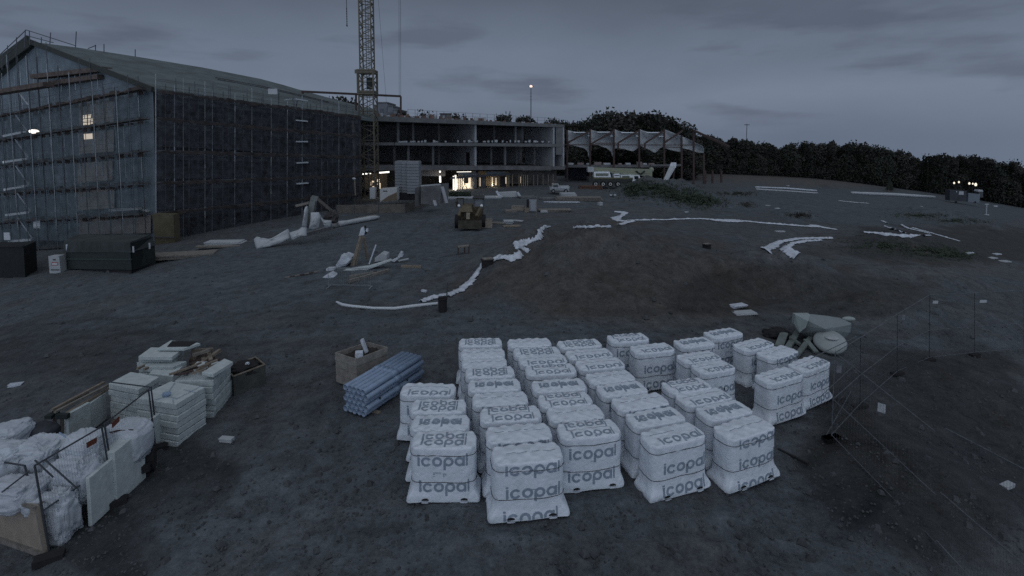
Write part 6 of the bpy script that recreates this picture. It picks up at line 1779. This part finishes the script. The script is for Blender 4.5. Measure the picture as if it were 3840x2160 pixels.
# ------------------------------------------------------------------ dumpsters and cabinet by the block
def dumpster():
    t = thing('skip_container', 'dark green covered skip with white reflectors before the gable', 'skip', G(400, 1030))
    yv = G0(370, 1020).y
    def q(u, v, d=0): return P(u, v, yv + d)
    a, b, c = G(250, 1013), G(495, 1028), None
    f = [P(250, 1008, a.y), P(494, 1012, b.y), P(489, 945, b.y), P(247, 945, a.y)]
    dv = Vector((.1, 2.4, 0))
    s = MB().hexa([f[0], f[1], f[1] + dv, f[0] + dv, f[3], f[2], f[2] + dv, f[3] + dv]).build('body', m_green, t)
    MB().hexa([f[3] + Vector((-.15, -.1, 0)), f[2] + Vector((.1, -.1, 0)), f[2] + dv + Vector((.1, 0, 0)), f[3] + dv + Vector((-.15, 0, 0)), P(240, 905, a.y) , P(488, 908, b.y), P(562, 880, b.y + 2.4), P(285, 880, a.y + 2.4)]).build('tarp_cover', mat('skip_tarp', (.035, .042, .044), .8, .3, 1), t)
    for v in (942, 971): MB().bar(P(247, v, a.y - .06), P(492, v + 2, b.y - .06), .1, .1).build('rib', mat('rib_green', (.035, .05, .05), .6), s)
    for (u, v) in ((253, 928), (372, 928), (459, 928)): MB().box(P(u, v, a.y - .35), (.24, .03, .5)).build('reflector', m_cloth, s)
    for (u, v) in ((500, 935), (561, 922)): MB().box(P(u, v, b.y - .1 + (u - 500) * .02), (.12, .03, .45)).build('reflector', m_tarp, s)
    MB().box(P(393, 924, a.y - .36), (.7, .03, .12)).build('label_plate', m_tarp, s); MB().box(P(398, 932, a.y - .36), (.55, .03, .06)).build('label_plate', m_tarp, s)
    MB().hexa([f[0] + Vector((.2, .2, -.5)), f[1] + Vector((-.2, .2, -.4)), f[1] + dv + Vector((0, 0, -.4)), f[0] + dv + Vector((0, 0, -.5)), f[0] + Vector((.2, .2, 0)), f[1] + Vector((-.2, .2, 0)), f[1] + dv, f[0] + dv]).build('skid', m_dark, t)
    MB().prism([P(497, 1012, b.y), P(580, 992, b.y + 2.4), P(568, 888, b.y + 2.4), P(492, 912, b.y)], (0, .1, 0)).build('end_wall', mat('very_dark_green', (.012, .015, .016), .8), t)
    t = thing('skip_container', 'black skip cut off by the left picture edge', 'skip', G(60, 1045))
    a, b = G(-160, 1048), G(95, 1040)
    dv = Vector((-1.0, 2.2, 0))
    MB().hexa([a, b, b + dv, a + dv, P(-160, 930, a.y), P(88, 925, b.y), P(88, 925, b.y) + dv, P(-160, 930, a.y) + dv]).build('body', mat('black_green', (.012, .015, .016), .8, .4, 3), t)
    MB().bar(P(-160, 928, a.y - .05), P(88, 923, b.y - .05), .12).build('rim', m_dark, t)
    t = thing('electric_cabinet', 'white cabinet with small red framed label between the two skips', 'cabinet', G(205, 1028))
    y = G0(205, 1026).y
    MB().prism([P(186, 1025, y), P(228, 1026, y), P(221, 960, y), P(181, 961, y)], (0, .6, 0)).build('body', m_tarp, t)
    MB().prism([P(193, 995, y - .02), P(217, 995, y - .02), P(217, 984, y - .02), P(193, 984, y - .02)], (0, .015, 0)).build('label_frame', m_red, t)
    MB().prism([P(195, 993, y - .03), P(215, 993, y - .03), P(215, 986.5, y - .03), P(195, 986.5, y - .03)], (0, .006, 0)).build('label_face', m_white, t)
    MB().prism([P(190, 1014, y - .02), P(222, 1014, y - .02), P(222, 1010, y - .02), P(190, 1010, y - .02)], (0, .015, 0)).build('vent', m_dsteel, t)
    MB().prism([P(198, 976, y - .02), P(208, 976, y - .02), P(208, 972, y - .02), P(198, 972, y - .02)], (0, .015, 0)).build('small_plate', m_dark, t)
dumpster()
plate(845, 915, 3.2, 1.3, .25, .1, m_tarp, 'sheet_pile', 'grey blue sheet pile at the foot of the navy wall', 'sheet pile')
plate(835, 928, 4.2, .6, .15, .1, m_greywood, 'sheet_pile', 'low plank row in front of the grey blue sheet pile', 'planks')
plate(690, 965, 5.5, 1.6, .35, .3, m_greywood, 'soil_planks', 'brown planks on the ground right of the green skip', 'planks')

# ------------------------------------------------------------------ concrete placing boom folded beside the wall with white sheets
def boom():
    t = thing('folded_boom', 'grey folded boom arm in an upside down V beside the navy wall', 'boom', G(1165, 862))
    y = 42.5
    MB().bar(P(1166, 800, y), P(1179, 740, y), .48, .45).build('arm', mat('boom_grey', (.14, .155, .155), .7, .2, 1), t)
    MB().bar(P(1150, 850, y), P(1172, 775, y), .42, .5).build('arm', MATS['boom_grey'], t)
    MB().box(P(1180, 744, y), (.5, .5, .36), .2, 0, .3).build('joint', MATS['boom_grey'], t)
    MB().bar(P(1184, 744, y), P(1242, 792, y + 3), .22, .3).build('arm', m_greywood, t)
    MB().bar(P(1110, 772, y + .5), P(1160, 760, y + .5), .2).build('strut', m_greywood, t)
    MB().blob(P(1243, 815, y + 2.5), (.55, .8, .55), .5, 2, 5).build('counter_block', mat('dark_heap2', (.06, .055, .055), .9, .4, 2), t)
    def sheet(pts, label, m=m_tarp, th=.06):
        o = MB(); poly = [P(u, v, yy) for u, v, yy in pts]; c = sum(poly, Vector()) / len(poly)
        n = len(poly)
        def fn(a, b):
            s = a * n; i = int(s) % n; f = s - int(s); e = lerp(poly[i], poly[(i + 1) % n], f)
            return lerp(e, c, b) + Vector((0, -.35 * (1 - (1 - b) ** 2) + .12 * noise.noise(e * 1.3 + Vector((0, 0, b * 3))), 0))
        o.grid(fn, n * 5, 6, closed=True)
        x = o.build('white_sheet', m, None, True, solid=th, loc=poly[0]); tag(x, label, 'plastic sheet', 'white sheets on the folded boom')
    sheet([(953, 897, 42), (962, 888, 42), (970, 892, 42), (975, 905, 42), (1020, 894, 42), (1075, 872, 42.4), (1082, 858, 42.4), (1088, 875, 42.4), (1092, 892, 42.2), (1060, 908, 41.8), (1010, 925, 41.5), (962, 935, 41.4)], 'long white sheet along the ground left of the folded boom')
    sheet([(1088, 872, 42.3), (1120, 862, 42.3), (1140, 845, 42.3), (1150, 850, 42), (1150, 885, 41.6), (1120, 888, 41.5), (1100, 900, 41.5), (1092, 895, 41.6)], 'white sheet at the foot of the folded boom')
    sheet([(1146, 776, 42), (1152, 772, 42), (1155, 785, 42), (1153, 830, 42), (1150, 855, 42), (1134, 850, 42), (1140, 820, 42), (1146, 800, 42)], 'narrow upright white sheet on the left arm of the boom')
    sheet([(1167, 797, 41.8), (1197, 796, 41.8), (1203, 812, 41.8), (1195, 855, 41.8), (1178, 862, 41.8), (1160, 858, 41.8), (1165, 830, 41.8)], 'wide upright white sheet in the middle of the folded boom')
    sheet([(1198, 806, 42.2), (1215, 825, 42.4), (1243, 828, 42.6), (1240, 852, 42.4), (1222, 856, 42.2), (1212, 835, 42.2)], 'bunched white sheet right of the folded boom')
    sheet([(1245, 840, 42.5), (1268, 836, 42.8), (1268, 852, 42.6), (1245, 856, 42.3)], 'small dull sheet joining the boom and the white roll', m_conc)
    r_ = thing('white_roll', 'long white wrapped roll lying on the gravel right of the folded boom', 'roll', G(1275, 850))
    p0, p1 = G(1272, 850), G(1424, 822); d = (p1 - p0)
    pts = [lerp(p0, p1, k / 10) + Vector((0, 0, .26)) for k in range(11)]
    MB().tube(pts, .2, 10, rr=[.30, .26, .22, .23, .25, .24, .23, .25, .24, .2, .06]).build('wrap', m_tarp, r_, True)
    MB().bar(lerp(p0, p1, .45) + Vector((0, .3, .5)), p1 + Vector((-.4, .2, .4)), .3, .08).build('board', m_greywood, r_)
    l = thing('ground_beam', 'long grey beam lying along the foot of the white sheets', 'beam', G(1100, 908))
    MB().bar(G(1130, 890) + Vector((0, 0, .15)), G(1262, 853) + Vector((0, 0, .15)), .3, .3).build('beam', m_conc, l)
boom()

# ------------------------------------------------------------------ A-shaped timber with white foam around, on the gravel
def framepile():
    y = 29.0
    t = thing('timber_shear_frame', 'upright A shaped pair of plywood planks with white cloth at its tip', 'timber frame', G(1345, 990))
    yy = G0(1340, 995).y
    def q(u, v, d=0): return P(u, v, yy + d)
    MB().prism([q(1314, 998), q(1336, 1002), q(1362, 884), q(1348, 882)], (0, .08, 0)).build('plank', mat('dusty_ply', (.22, .19, .16), .85, .2, 3), t)
    MB().prism([q(1322, 998, -.2), q(1328, 999, -.2), q(1356, 884, -.2), q(1350, 884, -.2)], (0, .08, 0)).build('rib', m_wood, t)
    MB().bar(q(1364, 890, .5), q(1378, 970, 1), .12, .2).build('plank', m_wood, t)
    MB().blob(q(1370, 862, .2), (.12, .1, .3), .2).build('dark_knot', m_dark, t)
    cl = MB()
    cl.prism([q(1345, 884, -.06), q(1364, 882, -.06), q(1368, 868, -.06), q(1362, 852, -.06), q(1354, 854, -.06)], (0, .3, 0)); cl.build('white_cloth', m_cloth, t)
    MB().box(q(1377, 862, .1), (.12, .2, .2)).build('white_cloth', m_cloth, t)
    def piece(pts, d0, d1, label, m=m_cloth, name='foam_piece', cat='foam piece'):
        p = [q(u, v, d0) for u, v in pts]; o = MB().prism(p, (0, d1, 0)).build(name, m, None, loc=p[0]); bv = o.modifiers.new('bevel', 'BEVEL'); bv.width = .03; bv.segments = 2
        return tag(o, label, cat, 'pieces in the timber and foam pile')
    piece([(1258, 995), (1268, 980), (1290, 955), (1318, 965), (1312, 985), (1290, 1003), (1262, 1006)], 0, .9, 'white foam heap at the left of the plywood A frame')
    piece([(1268, 984), (1281, 955), (1300, 958), (1314, 976), (1300, 990), (1280, 994)], -.35, .5, 'tilted white block leaning on the foam heap')
    piece([(1222, 1008), (1250, 1006), (1252, 1020), (1222, 1021)], -1.0, .5, 'small white box with grey square behind the pedestrian barrier')
    piece([(1183, 1052), (1200, 1045), (1230, 1030), (1252, 1040), (1245, 1068), (1228, 1070), (1215, 1058), (1184, 1066)], -2.6, .9, 'crumpled white bag at the left end of the pile')
    piece([(1230, 1040), (1232, 1022), (1380, 1000), (1460, 975), (1466, 980), (1380, 1012), (1300, 1035), (1240, 1048)], -1.2, .45, 'long white board edge running through the pile', m_foam)
    piece([(1405, 968), (1404, 984), (1450, 976), (1450, 955), (1430, 950)], .4, .8, 'grey white box with pointed lid at the right of the pile', m_tarp)
    piece([(1466, 978), (1488, 968), (1500, 945), (1508, 948), (1510, 962), (1498, 968), (1478, 985)], .2, .4, 'curled white end piece at the far right of the pile')
    for k, (a, b, w, m, lb) in enumerate((((1384, 990), (1410, 918), .07, m_cloth, 'thin white pole standing tilted in the pile'), ((1495, 978), (1532, 970), .08, m_tarp, 'short pale stick at the right tip of the pile'), ((1505, 1003), (1580, 1005), .16, m_wood, 'tan plank lying on the gravel right of the pile'),
            ((1240, 1023), (1345, 1022), .1, m_rust, 'rust red bar across the front of the pile'), ((1240, 1068), (1400, 1068), .06, m_tarp, 'thin pale bottom bar before the pile'), ((1310, 1060), (1460, 1018), .18, m_greywood, 'grey beam slanting to the right below the pile'), ((1310, 1045), (1400, 1030), .2, m_greywood, 'grey plank under the white board edge'))):
        p0 = P(*a, yy - .9 - (k > 3) * .8); p1 = P(*b, yy - .9 - (k > 3) * .8 + (1 if k in (5, 6) else 0))
        if k in (2, 5, 6): p0, p1 = G(*a) + Vector((0, 0, .08)), G(*b) + Vector((0, 0, .08))
        tag(MB().bar(p0, p1, w).build('stick' if k < 2 else 'plank', m, None, loc=p0), lb, 'plank', 'pieces in the timber and foam pile')
    br = thing('pedestrian_barrier', 'thin steel crowd barrier in front of the white foam pile', 'barrier', G(1235, 1080))
    b0, b1 = G(1232, 1078), G(1390, 1080); hh = Vector((0, 0, 1.1))
    MB().tube([b0, b0 + hh, b1 + hh, b1], .02, 6).build('frame', m_steel, br)
    w = MB(); [w.tube([lerp(b0, b1, k / 22) + Vector((0, 0, .15)), lerp(b0, b1, k / 22) + hh], .005, 4) for k in range(1, 22)]; w.tube([b0 + Vector((0, 0, .15)), b1 + Vector((0, 0, .15))], .014, 5)
    w.build('bars', m_steel, br)
    for p_ in (b0, b1): MB().box(p_ + Vector((0, 0, .02)), (.06, .6, .04)).build('foot', m_steel, br)
    c = thing('barrier_tape', 'red and pale warning tape on the ground left of the pile', 'tape', G(1075, 1040))
    for k in range(7):
        a, b = G(1070 + k * 18, 1044 - k * 3.4), G(1086 + k * 18, 1041 - k * 3.4)
        MB().bar(a + Vector((0, 0, .05)), b + Vector((0, 0, .05)), .12, .05).build('tape_length', m_rust if k % 2 else m_greywood, c)
    h_ = thing('dark_trestle', 'low dark trestle table standing on the gravel between pile and dirt mound', 'trestle', G(1735, 945))
    a, b = G(1718, 955), G(1758, 950)
    MB().bar(a + Vector((0, 0, .55)), b + Vector((0, 0, .55)), .5, .06).build('top', m_greywood, h_)
    for p_ in (a, b, lerp(a, b, .6)): MB().bar(p_ + Vector((0, 0, 0)), p_ + Vector((0, .1, .55)), .09).build('leg', m_rust, h_)
    MB().tube([b + Vector((-.3, 0, .05)), G(1650, 965), G(1600, 985)], .02, 5).build('cable', m_dsteel, h_)
framepile()

# ------------------------------------------------------------------ trailer far right
def trailer():
    y = G0(3600, 765).y
    t = thing('site_trailer', 'small dark open fronted cart with pale blue body below the tree lamps', 'trailer', G(3610, 765))
    def q(u, v, d=0): return P(u, v, y + d)
    MB().prism([q(3562, 752), q(3625, 756), q(3625, 716), q(3562, 712)], (0, 1.5, 0)).build('dark_body', mat('dk_trailer', (.04, .045, .055), .7, .3, 2), t)
    MB().prism([q(3630, 757, -.1), q(3673, 760, -.1), q(3675, 728, -.1), q(3632, 724, -.1)], (0, 1.5, 0)).build('pale_body', mat('pale_trailer', (.14, .17, .20), .6, .1, 1), t)
    MB().prism([q(3595, 730, -.05), q(3614, 731, -.05), q(3614, 718, -.05), q(3598, 717, -.05)], (0, .05, 0)).build('window', m_tarp, t)
    MB().box(q(3587, 719, -.05), (.2, .1, .25)).build('lamp', m_white, t)
    MB().prism([q(3672, 740), q(3687, 741), q(3686, 715), q(3670, 714)], (0, 1.2, 0)).build('rear_box', m_dsteel, t)
    MB().prism([q(3668, 718, -.1), q(3687, 719, -.1), q(3685, 712, -.1), q(3670, 711, -.1)], (0, 1.2, 0)).build('white_top', m_tarp, t)
    for u in (3585, 3655): MB().tube([q(u, 758, -.1), q(u, 758, .3)], .3, 12).build('wheel', m_tyre, t)
    s_ = thing('concrete_stub_sign', 'small pale T shaped stand right of the trailer', 'stand', G(3700, 808))
    y2 = G0(3700, 806).y
    MB().bar(P(3698, 804, y2), P(3700, 768, y2), .16).build('stem', m_tarp, s_); MB().box(P(3700, 766, y2), (.8, .2, .18)).build('top', m_tarp, s_); MB().box(P(3698, 806, y2), (1.0, .4, .25)).build('foot', m_tarp, s_)
    plate(3732, 775, 1.2, .4, .3, .1, m_cloth, 'scrap', 'white scrap right of the T shaped stand', 'scrap')
trailer()
